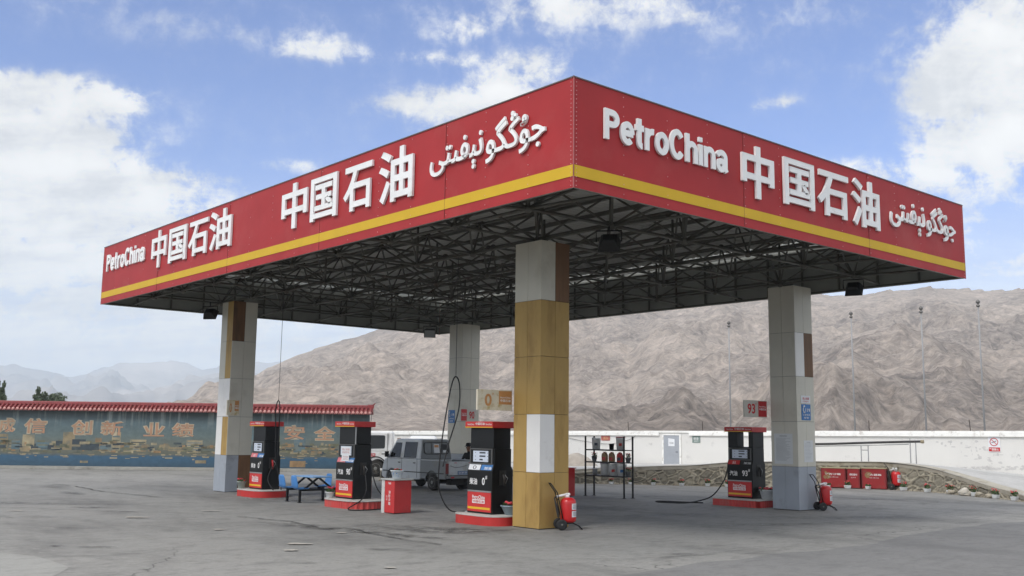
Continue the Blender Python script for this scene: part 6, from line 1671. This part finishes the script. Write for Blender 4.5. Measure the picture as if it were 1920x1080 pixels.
def bucket(px, z, rt, h, label, lid=None, print_m=None, m=None, group='oil buckets on the shelf rack'):
    y = shelf_x(px); loc = (13.06, y, z)
    r = empty('bucket', loc, label, 'bucket', group)
    q = MB(); q.lathe([(0, 0), (rt * .84, 0), (rt * .98, h * .84), (rt * 1.04, h * .85), (rt * 1.04, h * .89), (rt, h * .9), (rt, h * .96), (0, h * .96)], n=20); b = q.build('body', m or M_bucket, r)
    if lid: q = MB(); q.lathe([(rt * 1.05, h * .95), (rt * 1.07, h), (rt * .9, h * 1.02), (0, h * 1.02)], n=20); q.build('lid', lid, r)
    if print_m:
        q = MB(); a = [R(180 + d) for d in range(20, 70, 10)]; rr = rt * .935
        q.add([((rr + .004 + (z_ - .5) * rt * .12) * math.cos(t), (rr + .004 + (z_ - .5) * rt * .12) * math.sin(t), h * z_) for t in a for z_ in (.30, .52)], [(2 * i, 2 * i + 2, 2 * i + 3, 2 * i + 1) for i in range(len(a) - 1)]); q.build('label', print_m, b, fix=False)
    return r
M_prb = mat('label_dark', lin(62, 72, 84), .5, .3, 30); M_prr = mat('label_red', lin(180, 60, 54), .5, .3, 30); M_prbl = mat('label_blue', lin(70, 116, 168), .5, .3, 30)
bucket(1107, SHZ[2], .155, .40, 'grey white bucket with a dark label at the end of the top shelf', None, M_prb)
bucket(1142, SHZ[2], .085, .20, 'small black pot in the middle of the top shelf', None, None, M_black, 'small pots on the shelf rack')
bucket(1162, SHZ[2], .155, .42, 'white bucket with a red lid on the top shelf', M_exred, M_prr)
bucket(1127, SHZ[0], .16, .42, 'plain white bucket with a red rim on the bottom shelf', M_exred, None)
bucket(1146, SHZ[0], .16, .40, 'middle white bucket with a red mark on the bottom shelf', None, M_prr)
bucket(1165, SHZ[0], .16, .40, 'white bucket with a blue label on the bottom shelf', None, M_prbl)
bucket(1104, SHZ[0], .09, .22, 'small grey pail at the end of the bottom shelf', None, None, mat('pail_grey', lin(170, 172, 174), .4, .1), 'small pots on the shelf rack')
def oil_can(px, m, label):
    y = shelf_x(px); r = empty('oil_can', (13.03, y, SHZ[1]), label, 'oil can', 'oil cans on the shelf rack')
    q = MB(); p = [(-.11, 0), (.11, 0), (.115, .18), (.10, .24), (.05, .29), (.02, .30), (-.06, .30), (-.10, .26), (-.115, .18)]
    q.prism(p, lambda a, z: (-.05, -a, z), lambda a, z: (.05, -a, z)); b = q.build('body', m, r, bevel=.015)
    q = MB(); q.lathe([(.025, .295), (.025, .33), (0, .33)], (0, .03, 0), 10); q.build('cap', M_exred, r)
    q = MB(); q.tube([(0, -.09, .27), (0, -.05, .32), (0, .0, .315)], .014, 6); q.build('handle', m, r)
    q = MB(); q.add([(-.053, .08, .05), (-.053, -.08, .05), (-.053, -.08, .16), (-.053, .08, .16)], [(0, 1, 2, 3)]); q.build('label', M_prr if m is not M_exred else M_prb, b)
gold = mat('can_gold', lin(140, 112, 74), .4, .2, 12)
oil_can(1128, gold, 'brown gold oil can next to the potted plant on the middle shelf')
oil_can(1144, gold, 'brown gold oil can between its twin and the red can')
oil_can(1162, M_exred, 'red oil can on the middle shelf')
def shelf_pot(px, z, label, seed, pm):
    o = flower_pot((13.03, shelf_x(px), z), label, .10, .07, .16, seed, pm, 'flower pots on the shelf rack', ph=.16)
shelf_pot(1104, SHZ[1], 'potted plant with red flowers at the end of the middle shelf', 71, mat('pot_dark', lin(104, 106, 108), .6, .1))
shelf_pot(1180, SHZ[1], 'dark plant pot hanging over the outer end of the middle shelf', 72, mat('pot_dark', lin(104, 106, 108), .6, .1))
shelf_pot(1180, SHZ[0], 'potted red flowers at the outer end of the bottom shelf', 73, mat('pot_dark', lin(104, 106, 108), .6, .1))
pump(3.56, 6.42, 'black and red diesel pump with grade zero, beside the mustard column', '柴油', '0', .92, .62, hoses=[('b', [(-.25, .62, .0), (-.55, .85, .05), (-.75, 1.0, .55), (-.72, 1.02, 1.3), (-.62, .98, 2.2), (-.45, .98, 3.0), (-.32, .98, 3.22), (-.2, .98, 3.0), (-.22, .98, 2.4), (-.5, .98, 1.6), (-.66, .98, 1.05)], .017)], cords=[((-.32, .98, 3.2), (-.30, 1.0, 6.25))])
pump(3.60, 12.45, 'black and red petrol pump with taped white papers, on the rounded ribbed island', '汽油', '90', .92, .60, papers=True, stickers=(mat('sticker_pink', lin(206, 110, 116), .5), M_blue), pole=True,
     hoses=[('b', [(0, -.54, .78), (0, -.60, .6), (-.1, -.8, .25), (-.45, -1.1, .02), (-.9, -1.2, -.19), (-.5, -1.55, -.2), (.3, -1.3, -.2), (.7, -.9, -.2)], .017), ('b', [(.22, -.52, .95), (.24, -.62, .6), (.4, -.7, .2), (.75, -.9, -.1), (1.1, -1.1, -.21)], .017)])
pump(3.60, 17.75, 'black and red pump with a red nozzle, beside the patchwork column', '柴油', '0', .88, .60, stickers=(mat('sticker_pink', lin(206, 110, 116), .5), M_blue),
     hoses=[('r', [(0, -.51, .74), (-.18, -.58, .3), (-.05, -.9, -.1), (.1, -.9, -.15), (.2, -.7, .2), (.05, -.6, .9), (0, -.6, 1.8), (0, -.55, 2.55), (.08, -.55, 2.8), (.14, -.55, 2.5), (.12, -.56, 1.5), (.10, -.58, .9)], .017)], cords=[((.08, -.55, 2.8), (.12, -.5, 6.2))])
pump(14.0, 6.72, 'black and red petrol pump with an open gap below its cap', '汽油', '93', .92, .66, open_top=True, stickers=(M_pred, M_dblack),
     hoses=[('b', [(-.2, .54, .9), (-.3, .62, .5), (-.55, .85, .05), (-.9, 1.1, -.12), (-1.2, 1.5, -.2), (-1.5, 2.2, -.205), (-1.2, 2.5, -.205), (-.9, 1.9, -.205), (-.6, 1.2, -.2)], .02)])
